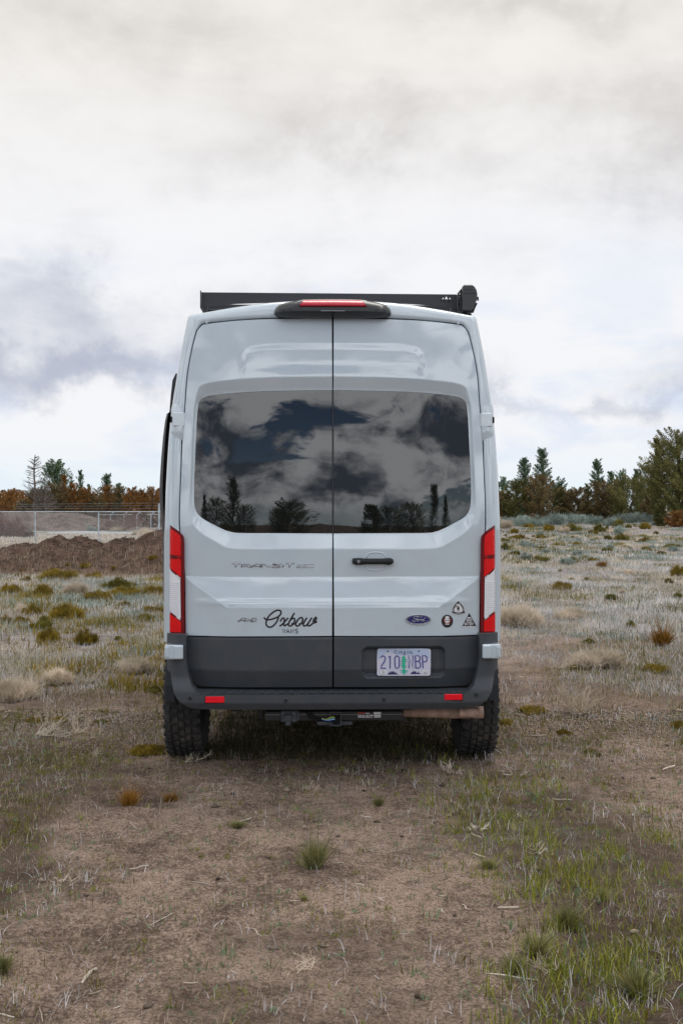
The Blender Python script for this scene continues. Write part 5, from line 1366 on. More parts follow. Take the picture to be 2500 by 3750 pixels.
def bush(kind, px_, py_, wpx, label, group=None, cat='shrub', hk=1.0, y=None, name=None):
    P = {'ochre': ('ochre', 4200, .5, .46, .018, .13), 'olive': ('olive', 4200, .5, .46, .018, .13), 'sage': ('sage', 3800, .5, .46, .022, .10),
         'orange': ('orange_grass', 700, .25, .30, .022, .50), 'tuft': ('tuft_grass', 700, .25, .3, .024, .55), 'straw': ('straw', 6500, .5, .5, .014, .26), 'redtwig': ('red_twig', 6000, .5, .5, .010, .09)}[kind]
    vr = len([1 for k_ in BM if k_[0] == kind]); key = (kind, len(bushes) % 5)
    if key not in BM: BM[key] = bush_mesh(name or 'shrub', P[0], P[1], P[2], P[3], P[4], P[5], 500 + len(BM), up=(.6 if kind not in ('orange', 'tuft') else 1.5), dome=kind not in ('orange', 'tuft'))
    if y is None: x, y, z = g_at(px_, py_)
    else: x = wx(px_, y); z = G1(x, y)
    w_ = wpx / F * y
    o = mobj(name or ('grass_tuft' if kind in ('orange', 'tuft') else 'shrub'), BM[key], loc=(x, y, z))
    s_ = w_ / (2 * P[2]) ; o.scale = (s_, s_ * (1.0 if kind in ('orange', 'tuft') else (.6 + (px_ * 7 % 10) * .07)), s_ * hk * (1 if kind in ('orange', 'tuft') else 1.35 if kind != 'straw' else 1.1)); o.rotation_euler = (0, 0, (px_ * 1.7) % 6.28)
    tag(o, label, cat, group); bushes.append(o); return o
bushes = []
LG = 'low shrubs in the dry grass left of the van'; RG = 'low shrubs in the dry grass right of the van'; NG = 'grass tufts on the bare soil'
for k_, a, b, w_, lab, g, hk in (
    ('ochre', 166, 2180, 92, 'broad ochre cushion shrub just in front of the berm foot', LG, .8), ('ochre', 25, 2289, 62, 'round olive ochre bush at the left picture edge, first of a pair', LG, 1.0),
    ('ochre', 82, 2290, 62, 'round olive ochre bush, second of the pair near the left edge', LG, 1.0), ('ochre', 182, 2347, 96, 'yellow green spiky shrub on the bare strip left of the van', LG, .9),
    ('ochre', 321, 2354, 84, 'yellow green spiky shrub nearer the van, beside dry stalks', LG, 1.1), ('ochre', 562, 2246, 92, 'flat bright ochre mat of plants beside the left tail lamp', LG, .55),
    ('ochre', 352, 2202, 122, 'long low brown ochre shrub in the middle of the left grass', LG, .6), ('ochre', 462, 2180, 96, 'flat ochre shrub behind the one by the left tail lamp', LG, .6),
    ('ochre', 245, 2272, 135, 'wide ochre shrub patch in front of the grey dry bush', LG, .8), ('ochre', 104, 2254, 92, 'mixed ochre shrub behind the round pair', LG, .8),
    ('ochre', 481, 2152, 36, 'small mustard shrub standing alone in pale grass', LG, 1.0), ('ochre', 37, 2172, 72, 'rusty ochre shrub at the left edge under the berm', LG, .9),
    ('ochre', 213, 2071, 40, 'small green brown shrub growing on the berm foot', LG, .9), ('ochre', 344, 2060, 36, 'small ochre shrub at the berm foot with rusty tip', LG, 1.0),
    ('ochre', 534, 2036, 30, 'tiny ochre shrub against the berm close to the van', LG, .9), ('ochre', 522, 2076, 112, 'long low ochre shrub in pale grass below the berm', LG, .5),
    ('ochre', 221, 2119, 124, 'long mustard green shrub band at the edge of the turned soil', LG, .5), ('ochre', 99, 2131, 46, 'dark ochre shrub on the soil edge near the left', LG, .8),
    ('ochre', 348, 2123, 72, 'brown ochre shrub between berm and grey dry bush', LG, .7), ('straw', 277, 2178, 76, 'grey straw coloured dry bush with feathery top', LG, 1.1),
    ('ochre', 124, 2648, 62, 'mossy ochre clump above the bleached brushwood', LG, .6), ('ochre', 211, 2645, 66, 'yellow green clump beside the mossy ochre clump', LG, .6),
    ('olive', 576, 2533, 96, 'thin green grass strip next to the left bumper', LG, .4), ('ochre', 543, 2761, 134, 'ochre green grass mat in front of the left rear tyre', LG, .5),
    ('olive', 373, 2645, 52, 'small olive clump left of the tyre on brown soil', LG, .4), ('olive', 433, 2341, 32, 'small greenish shrub between the spiky shrub and the van', LG, .8),
    ('ochre', 1883, 1952, 46, 'mustard shrub beside the sagebrush close to the van', RG, .7), ('ochre', 2010, 1943, 48, 'tall mustard shrub in front of the sagebrush row', RG, .9),
    ('ochre', 2170, 1956, 40, 'round mustard shrub with grey fringe in the mid field', RG, .7), ('ochre', 1983, 1974, 62, 'flat ochre shrub below the tall mustard one', RG, .5),
    ('ochre', 1934, 1932, 42, 'small rusty ochre shrub by the sagebrush', RG, .6), ('ochre', 2112, 1996, 38, 'low ochre shrub in the middle of the pale field', RG, .6),
    ('sage', 1925, 2005, 66, 'dark blue grey sagebrush mound in the pale field', RG, .8), ('olive', 1849, 2014, 46, 'olive green shrub right beside the van flank', RG, .9),
    ('straw', 2295, 1965, 32, 'small tan dry bush in the far field', RG, 1.1), ('olive', 2220, 2019, 38, 'olive shrub left of the small ochre one in mid field', RG, .8),
    ('ochre', 2287, 2010, 32, 'small ochre shrub below the tan dry bush', RG, .7), ('olive', 2099, 2063, 52, 'green olive shrub in the centre of the right field', RG, .8),
    ('ochre', 2170, 2060, 42, 'mustard olive shrub beside the green one in the right field', RG, .8), ('sage', 1922, 2052, 62, 'grey green sagebrush with pale stems near the van', RG, .8),
    ('olive', 1985, 2056, 60, 'olive shrub behind the pale sagebrush', RG, .7), ('orange', 2202, 2081, 38, 'rusty orange grass clump in the right field', RG, .7),
    ('sage', 2385, 2005, 24, 'tiny green grey shrub far to the right', RG, .8), ('sage', 2371, 2032, 28, 'small pale green shrub below the tiny one', RG, .8),
    ('olive', 2465, 2005, 62, 'olive shrub patch at the right edge of the field', RG, .5), ('ochre', 2485, 2113, 66, 'large mustard shrub cut by the right picture edge', RG, 1.2),
    ('olive', 2237, 2197, 50, 'dark olive tuft in grey grass', RG, .7), ('olive', 2483, 2190, 50, 'low green shrub at the right edge below the mustard one', RG, .7),
    ('olive', 2310, 2299, 48, 'stiff green tuft left of the blond tussock', RG, .9), ('ochre', 2269, 2424, 38, 'upright ochre tuft between the dry bushes', RG, 1.2),
    ('ochre', 2099, 2455, 42, 'rusty ochre clump beside the pale twiggy bush', RG, .9), ('ochre', 2394, 2460, 88, 'wide ochre clump in pale grass at the right', RG, .6),
    ('olive', 2157, 2357, 44, 'small olive leaves among white stalks', RG, .7), ('ochre', 2487, 2665, 56, 'ochre grass clump at the right edge level with the tyre', RG, .8),
    ('ochre', 2063, 2688, 56, 'ochre sprouts in front of the tumbleweed', RG, .6), ('ochre', 1854, 2652, 66, 'yellow green clump beside the right rear tyre', RG, .5),
    ('ochre', 1947, 2607, 100, 'brown ochre mat left of the tumbleweed', RG, .4), ('olive', 2157, 2768, 110, 'brown green mat of grass on bare soil right of the van', RG, .3),
    ('straw', 2188, 2442, 165, 'pale twiggy dry bush in the right grass', RG, .7), ('straw', 1905, 2290, 150, 'tall straw coloured grass bush beside the right tail lamp', RG, .9),
    ('straw', 2080, 2268, 130, 'tan dry grass bush behind the pale twiggy bush', RG, .6), ('straw', 60, 2560, 230, 'wide tangle of dry straw stalks at the left edge', LG, .6),
    ('straw', 210, 2500, 150, 'dry straw tangle between the spiky shrubs and the mossy clumps', LG, .6), ('straw', 500, 2460, 150, 'thin straw coloured stalks beside the left lower hinge', LG, .6),
    ('orange', 475, 2952, 60, 'green and orange grass tuft with tall stalks left of the wheel track', NG, 1.0), ('orange', 628, 2944, 50, 'small bright orange grass tuft in front of the left tyre', NG, .8),
    ('tuft', 1150, 3180, 92, 'green bunchgrass tuft standing alone in the middle of the dirt', NG, .95), ('orange', 2421, 2366, 66, 'orange tussock with long blond blades blown to the right', NG, 1.0),
    ('tuft', 12, 3560, 70, 'dark green tuft cut by the left picture edge', NG, .8), ('tuft', 1385, 2950, 34, 'thin green tuft on the dirt behind the lone bunchgrass', NG, .8),
    ('tuft', 870, 3030, 50, 'small yellow green sprout cluster on the dirt', NG, .4), ('tuft', 1115, 3295, 24, 'little green sprig near the lone bunchgrass', NG, .5),
    ('tuft', 1885, 3560, 80, 'lush green tuft at the edge of the lane', NG, .6), ('tuft', 2080, 3400, 90, 'green tuft with pale dead blades in the lower corner', NG, .8),
    ('tuft', 1960, 3490, 100, 'broad green tuft in front of the long fallen stick', NG, .6), ('tuft', 2330, 3640, 130, 'broad bright green tuft at the very bottom corner', NG, .6),
    ('tuft', 2200, 3300, 70, 'mid green tuft among yellow leaves', NG, .6), ('tuft', 1790, 3180, 60, 'olive tuft on the churned rut', NG, .5)):
    bush(k_, a, b, w_, lab, g, 'grass tuft' if k_ in ('orange', 'tuft') else 'shrub', hk)
for i, (a, py_, w_) in enumerate(((315, 2030, 44), (190, 2070, 36), (250, 2035, 26), (420, 2050, 30), (560, 2020, 36), (80, 2060, 26))):
    yb_ = 31.0 - (py_ - 2000) / 60.0; x_ = wx(a, yb_); o_ = bush('ochre', a, 0, w_, ('first', 'second', 'third', 'fourth', 'fifth', 'sixth')[i] and ['mustard weed patch high on the berm face', 'mustard weed patch low on the berm face', 'small weed tuft in the middle of the berm', 'small weed tuft on the berm above the long ochre shrub', 'weed patch on the berm closest to the van', 'small weed tuft on the left part of the berm'][i], 'weeds growing on the berm', 'weed', .8, y=yb_, name='weed')
    o_.location.z = float(berm_z(np.array([x_]), np.array([yb_]))[0])
# scattered small shrubs nobody would name one by one, still each its own object
r6 = random.Random(12)
for i in range(78):
    if i < 58: a, b_y = r6.uniform(1845, 2495), 1932 + 250 * r6.random() ** 1.6
    else: a, b_y = r6.uniform(5, 590), r6.uniform(2090, 2330)
    k_ = r6.choice(['ochre', 'olive', 'olive', 'sage', 'straw'])
    nm_ = {'ochre': 'ochre', 'olive': 'olive green', 'sage': 'grey green', 'straw': 'straw coloured'}[k_]
    sd_ = 'right' if i < 58 else 'left'
    bush(k_, a, b_y, (14 + 60 * r6.random() ** 2.2) * (1 if i < 58 else 1.4), f'small low {nm_} shrub among many in the pale grass {sd_} of the van', f'small {nm_} shrubs dotted over the {sd_} grass', 'shrub', .8)
# the sagebrush row before the junipers
xs = 1832
r5 = random.Random(5); i = 0
while xs < 2440:
    w_ = r5.uniform(40, 72); o_ = bush('sage', xs + w_ / 2, 1921 + r5.uniform(-6, 6) - (xs - 1830) * .004, w_ * 1.15, 'silvery grey sagebrush in the row in front of the junipers', 'sagebrush row along the edge of the junipers', 'sagebrush', .95, name='sagebrush')
    xs += w_ * .72; i += 1
for (a, b, w_) in ((1860, 1893, 70), (1990, 1895, 60), (2100, 1896, 60), (2200, 1893, 70)):
    bush('sage', a, b, w_, 'silvery grey sagebrush in the row in front of the junipers', 'sagebrush row along the edge of the junipers', 'sagebrush', .95, name='sagebrush')
# far left: reddish bush, straw bushes and a brush heap behind the fence
bush('redtwig', 20, 0, 175, 'big reddish brown leafless bush behind the fence', None, 'bush', 1.05, y=75, name='bush')
bush('redtwig', 100, 0, 60, 'small grey brown bush by the first fence post', None, 'bush', .8, y=72, name='bush')
bush('straw', 538, 0, 60, 'tall blond dry grass bush near the corner post', None, 'bush', 1.0, y=72, name='bush')
bush('straw', 505, 0, 40, 'small blond dry bush left of the tall blond one', None, 'bush', .8, y=80, name='bush')
bush('straw', 425, 0, 50, 'tan dry bush in front of the brush heap', None, 'bush', .8, y=98, name='bush')
bush('sage', 340, 0, 46, 'grey green bush at the foot of the spoil bank', None, 'bush', .8, y=99, name='bush')
bush('sage', 106, 0, 55, 'grey green bush behind the first fence post', None, 'bush', .9, y=80, name='bush')

# =================================================================== TWIGS, TUMBLEWEED, WOOD
def twig_mb(seed, L0, n0, depth=3, r0=.006, flat_=.6, splay=1.0):
    r = random.Random(seed); mb = MB()
    def br(p, d, L, rad, k_):
        q = [Vector(p)]; dd = Vector(d)
        for _ in range(3):
            dd = (dd + Vector((r.uniform(-.3, .3), r.uniform(-.3, .3), r.uniform(-.18, .25)))).normalized(); nx = q[-1] + dd * (L / 3)
            if nx.z < .005: nx.z = .005
            q.append(nx)
        mb.tube(q, [rad, rad * .8, rad * .6, rad * .35], 3, caps=False)
        if k_ > 0:
            for _ in range(r.randint(2, 4)):
                i_ = r.randint(1, 3); nd = (dd + Vector((r.uniform(-1, 1), r.uniform(-1, 1), r.uniform(-.3, .9))) * .9).normalized(); br(q[i_], nd, L * r.uniform(.4, .65), rad * .62, k_ - 1)
    for _ in range(n0):
        a = r.uniform(0, 6.28); br((r.uniform(-.04, .04), r.uniform(-.04, .04), .01), (math.cos(a) * splay, math.sin(a) * splay, r.uniform(.2, 1) * flat_), L0 * r.uniform(.6, 1.1), r0, depth)
    return mb
def twig(px_, py_, wpx, label, seed, n0=5, depth=3, r0=.005, flat_=.8, cat='twigs', m='straw', name='dry_twigs'):
    x, y, z = g_at(px_, py_); w_ = wpx / F * y
    mb = twig_mb(seed, w_ * .42, n0, depth, r0, flat_); V = np.array(mb.v)
    tn = np.full(len(V), .75)
    o = mb.out(name, m); at = o.data.attributes.new('tint', 'FLOAT', 'POINT'); at.data.foreach_set('value', tn.astype(np.float32))
    o.location = (x, y, z); tag(o, label, cat); return o
twig(2108, 2618, 200, 'rounded pale tumbleweed of fine twigs on the grass right of the van', 1, 26, 3, .0045, 1.0, 'tumbleweed', name='tumbleweed')
twig(150, 2695, 210, 'bleached branching brushwood lying at the left', 2, 9, 3, .0045, .5, 'brushwood', name='brushwood')
twig(275, 2690, 130, 'pale upright brushwood twigs beside the larger brushwood', 3, 7, 3, .004, .9, 'brushwood', name='brushwood')
twig(325, 2500, 120, 'low pinkish twig clump in the left grass', 4, 9, 3, .0045, .6)
twig(100, 2520, 260, 'long arching dry branches over the straw tangle', 5, 7, 3, .005, .6)
twig(1655, 2838, 110, 'knobbly white twig just in front of the right rear tyre', 6, 5, 2, .0060, .8, m='bleached_wood')
twig(1880, 2840, 110, 'forked white twig on the green patch right of the tyre', 7, 4, 2, .0060, .7, m='bleached_wood')
twig(700, 2790, 150, 'straw coloured stalks lying against the left rear tyre', 8, 7, 3, .0030, .5)
twig(1730, 3040, 60, 'short forked white branch stub on the rut', 9, 4, 1, .008, .9, m='bleached_wood')
twig(1985, 3130, 90, 'grey dead weed skeleton on the lane edge', 10, 6, 2, .0025, .6)
twig(350, 2780, 90, 'thin pale stalk bundle on soil left of the tyre', 11, 6, 2, .0022, 1.2)
twig(520, 2740, 90, 'white dry weed stalks near the tyre', 12, 6, 3, .0022, 1.2)
twig(800, 2900, 60, 'small silvery dead weed on the dirt', 13, 8, 2, .0018, 1.0)
twig(1150, 2900, 60, 'pair of silvery dead weed stalks in the middle of the dirt', 14, 6, 2, .002, 1.6)
twig(1120, 3560, 120, 'silvery grass skeleton low on the dirt', 15, 12, 2, .0018, 1.0)
twig(230, 3240, 70, 'small curled grey weed on the left soil', 16, 9, 2, .0018, .6)
twig(2000, 3560, 150, 'tangled grey stalks over the green tuft', 17, 10, 2, .002, .5)
twig(2060, 2450, 120, 'loose white stalks left of the pale twiggy bush', 18, 8, 3, .0045, .9)
def stick(px_, py_, wpx, ang, th, label, name='stick', m='bleached_wood'):
    th *= .62; x, y, z = g_at(px_, py_); L_ = wpx / F * y * .9; r = random.Random(px_ + py_)
    L_ = L_ / max(.35, abs(math.cos(ang)) + .25 * abs(math.sin(ang)))
    pts = [(-L_ / 2, 0, 0), (-L_ / 6, r.uniform(-.1, .1) * L_, 0), (L_ / 6, r.uniform(-.1, .1) * L_, 0), (L_ / 2, r.uniform(-.05, .05) * L_, 0)]
    P_ = []
    for a, b, c in pts:
        xx, yy = x + a * math.cos(ang) - b * math.sin(ang), y + a * math.sin(ang) + b * math.cos(ang); P_.append((xx - x, yy - y, G1(xx, yy) + th * .8 - z))
    mb = MB().tube(catmull(P_, 3), [th * (.5 + .5 * math.sin(math.pi * (i + 1.5) / 12)) * r.uniform(.75, 1.15) for i in range(10)], 5)
    o = mb.out(name, m); at = o.data.attributes.new('tint', 'FLOAT', 'POINT'); at.data.foreach_set('value', np.full(len(o.data.vertices), r.uniform(.05, .7), np.float32))
    o.location = (x, y, z); tag(o, label, 'stick', 'weathered sticks on the ground'); return o
for a in ((327, 3570, 60, 1.2, .010, 'bone shaped pale wood splinter at the lower left'), (167, 3482, 110, -.45, .003, 'long thin reed at the lower left'), (590, 3362, 100, .9, .004, 'thin straight twig slanting up in the left half of the dirt'),
          (510, 3177, 80, -.1, .006, 'curved pale stick on the left wheel track'), (741, 3234, 88, .05, .006, 'pale crooked stick left of the lone bunchgrass'), (490, 3024, 36, -.6, .007, 'short white chip below the orange tuft'),
          (941, 3414, 130, -.8, .004, 'long thin slanting twig in the middle of the dirt'), (28, 3722, 64, -.1, .007, 'pale splinter in the bottom left corner'), (900, 3004, 52, .5, .007, 'pale chip beside the yellow green sprouts'),
          (430, 3690, 30, .1, .005, 'tiny brown chip near the bottom left'), (350, 3634, 52, .2, .004, 'thin brown sliver above the tiny chip'), (1240, 3160, 50, -.4, .005, 'short stick just right of the lone bunchgrass'),
          (1342, 2992, 46, -.2, .006, 'flat pale chip on the dirt behind the bunchgrass'), (1744, 3066, 48, -1.0, .011, 'thick white branch stub on the rut'), (2055, 2928, 80, -.5, .007, 'pale stick on the lane right of the van'),
          (1752, 3132, 58, -.8, .008, 'split pale stick at the rut edge'), (1318, 3240, 40, -.4, .005, 'small curved chip in the middle of the dirt'), (1613, 3334, 50, -1.3, .004, 'thin hooked twig near the lane'),
          (1704, 3322, 40, -1.2, .004, 'short thin twig beside the hooked twig'), (1860, 3326, 84, -.1, .011, 'thick pale wood piece by the yellow leaves'), (1620, 3283, 36, -.1, .005, 'short pale sliver left of the lane grass'),
          (1872, 3580, 210, -.25, .006, 'long fallen stick crossing the lane grass'), (2278, 3580, 96, -.3, .008, 'pale stick in the lower right grass'), (2446, 2812, 76, .7, .010, 'pale stick at the right edge of the bare lane'),
          (1672, 3550, 20, -.7, .006, 'tiny white chip on the lower dirt'), (2015, 3064, 44, .5, .005, 'thin pale stick on the green patch'), (1965, 2697, 78, .05, .014, 'weathered tan log piece right of the van'),
          (1907, 2480, 28, .05, .008, 'short pale stick near the right lower hinge'), (1075, 3300, 30, .0, .004, 'tiny pale sliver left of the green sprig'), (700, 3600, 60, .3, .003, 'thin straw stem near the bottom'),
          (1480, 3420, 46, .2, .003, 'thin straw stem right of centre'), (860, 3560, 40, -.5, .003, 'thin straw stem left of the silvery skeleton')):
    stick(*a[:5], a[5])

# =================================================================== FENCES
YF = 62.0
fence = empty('chain_link_fence', (wx(362, YF), YF, G1(wx(362, YF), YF))); tag(fence, 'galvanised chain link fence with round posts beyond the dirt berm', 'fence')
fl = Vector(fence.location)
def fpost(pxx, ytop, ybot, rr):
    x = wx(pxx, YF); zt_, zb_ = wz(ytop, YF), G1(x, YF) - .2
    return MB().tube([Vector((x, YF, zb_)) - fl, Vector((x, YF, zt_)) - fl], rr, 10).cyl(Vector((x, YF, zt_)) - fl, (0, 0, 1), rr * 1.15, .04, 10, .01).out('fence_post', 'galvanised', fence, smooth=False)
for p_ in (-334, -102, 130, 362): fpost(p_, 1875, 1983, .038)
fpost(583, 1847, 1945, .055)
zr = wz(1874, YF)
for (a, b) in ((-340, 583), (583, 830)):
    MB().tube([Vector((wx(a, YF), YF, zr)) - fl, Vector((wx(b, YF), YF, zr)) - fl], .026, 8).out('top_rail', 'galvanised', fence)
V_, F_ = [], []
def ribbon(p, q, w_):
    p, q = Vector(p), Vector(q); d = (q - p).normalized(); s_ = Vector((-d.z, 0, d.x)) * w_; b = len(V_)
    V_.extend([p - s_, p + s_, q + s_, q - s_]); F_.append((b, b + 1, b + 2, b + 3))
x0_, x1_ = wx(-340, YF), wx(830, YF); zb_ = .12; H_ = zr - zb_
n_ = int((x1_ - x0_) / .085)
for i in range(-int(H_ / .085), n_):
    for sg in (1, -1):
        a = x0_ + i * .085
        p = (a, zb_) if sg > 0 else (a, zr); q = (a + H_, zr) if sg > 0 else (a + H_, zb_)
        if p[0] > x1_ or q[0] > x1_ or p[0] < x0_: continue
        ribbon(Vector((p[0], YF + .04 + .004 * sg, p[1])) - fl, Vector((q[0], YF + .04 + .004 * sg, q[1])) - fl, .0028)
mf = link('wire_mesh', V_, F_, 'galvanised', fence); mf['kind'] = 'stuff'
for dz in (.22, .38, .54):
    MB().tube([Vector((wx(60, YF), YF + .05, zr + dz * .75)) - fl, Vector((wx(583, YF), YF, zr + dz * .9)) - fl, Vector((wx(830, YF), YF, zr + dz * .75)) - fl], .0028, 3).out('barbed_wire', 'galvanised', fence)
YG = 104.0
ff = empty('security_fence', (wx(480, YG), YG, G1(wx(480, YG), YG))); tag(ff, 'far galvanised fence with slanted barbed wire arms by the brush heap', 'fence'); fl2 = Vector(ff.location)
for p_ in (405, 454, 502, 553, 604):
    x = wx(p_, YG); MB().tube([Vector((x, YG, G1(x, YG) - .1)) - fl2, Vector((x, YG, wz(1886, YG))) - fl2, Vector((x + .35, YG, wz(1875, YG))) - fl2], .04, 6).out('fence_post', 'galvanised', ff)
for yy, xa, xb in ((1885, 366, 484), (1884, 538, 640)):
    MB().tube([Vector((wx(xa, YG), YG, wz(yy, YG))) - fl2, Vector((wx(xb, YG), YG, wz(yy, YG))) - fl2], .025, 5).out('fence_rail', 'galvanised', ff)
# brush heap
mb = twig_mb(77, 1.6, 60, 2, .035, .7); o_ = mb.out('brush_heap', 'red_twig'); at = o_.data.attributes.new('tint', 'FLOAT', 'POINT'); at.data.foreach_set('value', RNG.uniform(.2, 1, len(o_.data.vertices)).astype(np.float32))
o_.location = (wx(440, 99), 99, G1(wx(440, 99), 99)); o_.scale = (1.0, 1, 1.0); tag(o_, 'heap of cut branches in front of the spoil bank', 'brush heap')

# =================================================================== TREES
def crown(seed, h, w_, kind, n, leaf, lowf=.05, gap=.0):
    n = int(n * 2.8); leaf = leaf * .70
    """leaf sprays grouped on boughs inside the outline of the kind"""
    r = np.random.default_rng(seed)
    def prof(t):                                                 # t 0 bottom..1 top -> half width fraction
        if kind == 'cone': return np.clip(1.04 - t, 0.06, 1) ** .75 * (.86 + .2 * np.sin(t * 23 + seed)) * (1 - np.exp(-t * 9 - .6))
        if kind == 'spire': return np.where(t < .45, .95 - .5 * t, np.maximum(.10, 1.05 * (1.0 - t) ** .8)) * (1 - np.exp(-t * 9 - .8))
        if kind == 'round': return np.sqrt(np.clip(1 - (np.abs(t - .45) / .56) ** 2.3, 0.01, 1))
        if kind == 'wide': return np.sqrt(np.clip(1 - (np.abs(t - .55) / .5) ** 2, 0.02, 1))
    nb = int(60 + h * w_ * 8.0); t = r.uniform(0, 1, nb) ** .9; a = r.uniform(0, 6.28, nb)
    lump = .78 + .30 * vn(a * 1.3 + seed, t * 5, seed)
    rr = prof(t) * w_ / 2 * lump; q = np.sqrt(r.uniform(.10, 1.0, nb))
    C = np.c_[np.cos(a) * rr * q, np.sin(a) * rr * q, h * (lowf + (1 - lowf) * t) - .10 * rr]
    sz = (.085 + .085 * r.uniform(0, 1, nb)) * w_ * (.45 + .55 * prof(t)) + .12
    ct = r.uniform(0, 1, nb)
    if gap: keep = r.uniform(0, 1, nb) > gap; C, sz, ct = C[keep], sz[keep], ct[keep]; nb = len(C)
    k_ = r.integers(0, nb, n); d = r.normal(0, 1, (n, 3)); d /= np.linalg.norm(d, axis=1)[:, None]
    out_ = np.c_[np.cos(a), np.sin(a), .55 + .5 * t] if not gap else np.c_[np.cos(a), np.sin(a), .55 + .5 * t][keep]
    out_ = out_ / np.linalg.norm(out_, axis=1)[:, None]
    s0 = r.uniform(-.9, 1.35, n); taper = 1 - np.clip(s0, 0, 1.35) * .55
    P = C[k_] + d * (sz[k_] * r.uniform(.15, 1, n) ** .7 * taper * .72)[:, None] * np.array([1, 1, .62]) + out_[k_] * (sz[k_] * s0 * .95)[:, None]; P[:, 2] = np.maximum(P[:, 2], .03)
    nd = d + r.normal(0, .5, (n, 3)) + np.array([0, 0, .4]); nd /= np.linalg.norm(nd, axis=1)[:, None]
    u = np.cross(nd, r.normal(0, 1, (n, 3))); u /= np.linalg.norm(u, axis=1)[:, None]; v = np.cross(nd, u)
    s_ = (leaf * .95 * r.uniform(.5, 1.2, n))[:, None]
    V = np.stack([P - u * s_, P + v * s_ * .6, P + u * s_], 1).reshape(-1, 3); b = np.arange(n) * 3
    tn = np.clip(ct[k_] * .75 + r.uniform(-.12, .30, n), 0, 1)
    return V, np.c_[b, b + 1, b + 2], np.repeat(tn, 3), C
def tree(pxx, ytop, ybase, wpx, y, kind, m, label, cat, group, n=2600, leaf=.13, low=.05, gap=.12, world=None, tw=.12, hh=None):
    if world: x, z = world[0], G1(world[0], y); h = hh; w_ = wpx
    else:
        x = wx(pxx, y); z = G1(x, y); h = wz(ytop, y) - z; w_ = wpx / F * y
    r = random.Random(int(pxx * 3 + y * 7))
    root = empty('juniper_tree', (x, y, z), r.uniform(0, 6.28)); tag(root, label, cat, group)
    V, T3, tn, C = crown(int(abs(pxx) * 13 + 5), h, w_, kind, n, leaf, low, gap)
    mobj('crown', fastmesh('crown', V, T3, m, tn), root)
    mb = MB(); top_ = h * .86
    q = [Vector((r.uniform(-.06, .06) * i_ , r.uniform(-.06, .06) * i_, -.2 + top_ * i_ / 5)) for i_ in range(6)]
    mb.tube(q, [tw * (1.1 - i_ * .18) for i_ in range(6)], 6)
    for c in C[:: max(1, len(C) // 14)]:
        t_ = min(.9, max(.05, (c[2] * .7) / top_)); p = q[0].lerp(q[-1], t_); mb.tube([p, p.lerp(Vector(c), .5) + Vector((0, 0, -.05)), Vector(c)], [tw * .35, tw * .22, tw * .08], 4, caps=False)
    mb.out('trunk', 'bark', root, smooth=True); return root
mat('bark', (0.10, 0.075, 0.06), .9, spec=.1, var=.4, vscale=6)
TL, TR_ = 'juniper and pine trees beyond the fence', 'junipers along the right edge of the field'
def bare(pxx, ytop, ybase, wpx, y, label, seed, kind='dead_tree'):
    x = wx(pxx, y); z = G1(x, y); h = wz(ytop, y) - z; w_ = wpx / F * y; r = random.Random(seed)
    root = empty(kind, (x, y, z)); tag(root, label, 'bare tree', TL)
    mb = MB(); q = [Vector((r.uniform(-.07, .07), 0, h * i_ / 7)) for i_ in range(8)]; mb.tube(q, [.17 * (1 - i_ / 8) + .02 for i_ in range(8)], 6); mb.out('trunk', 'bark_grey', root)
    mb = MB()
    for _ in range(90):
        t_ = r.uniform(.12, .97); p = q[0].lerp(q[-1], t_); a = r.uniform(0, 6.28); L_ = w_ * .55 * (1.05 - t_) * r.uniform(.5, 1.15) + .3
        d = Vector((math.cos(a), math.sin(a), r.uniform(.05, .6))).normalized(); e = p + d * L_; mb.tube([p, p.lerp(e, .5) + Vector((0, 0, -.04 * L_)), e], [.045, .03, .012], 3, caps=False)
        for _ in range(5):
            s0 = p.lerp(e, r.uniform(.35, 1)); d2 = (d + Vector((r.uniform(-.8, .8), r.uniform(-.8, .8), r.uniform(-.1, .8)))).normalized(); mb.tube([s0, s0 + d2 * L_ * .33], [.018, .008], 3, caps=False)
    mb.out('branches', 'bark_grey', root, kind='stuff'); return root
mat('bark_grey', (0.17, 0.145, 0.13), .9, spec=.1, var=.3, vscale=6)
YT = 128.0
bare(128, 1665, 1870, 150, 118, 'bare grey dead tree standing above the rust coloured junipers', 3)
bare(168, 1778, 1870, 110, 117, 'low bare grey bush like tree right of the dead tree', 8)
for (a, t_, w_, k_, m_, lab, nn) in (
    (205, 1690, 112, 'round', 'needles_green', 'tallest dark green pine on the left, with rounded lumpy top', 9000), (262, 1735, 46, 'cone', 'needles_teal', 'thin green pine top, left one of the twins beside the tallest pine', 1100),
    (294, 1727, 60, 'cone', 'needles_teal', 'slim green pine, right one of the twins', 1900), (392, 1740, 100, 'cone', 'needles_teal', 'teal green pine with pointed crown above the rust junipers', 2900),
    (436, 1772, 56, 'cone', 'needles_teal', 'small teal pine top just right of the pointed one', 1200), (326, 1776, 30, 'cone', 'needles_green', 'tiny green tip between the two pine groups', 900)):
    tree(a, t_, None, w_, YT + 6, k_, m_, lab, 'pine tree', TL, nn, .15, .02, .06)
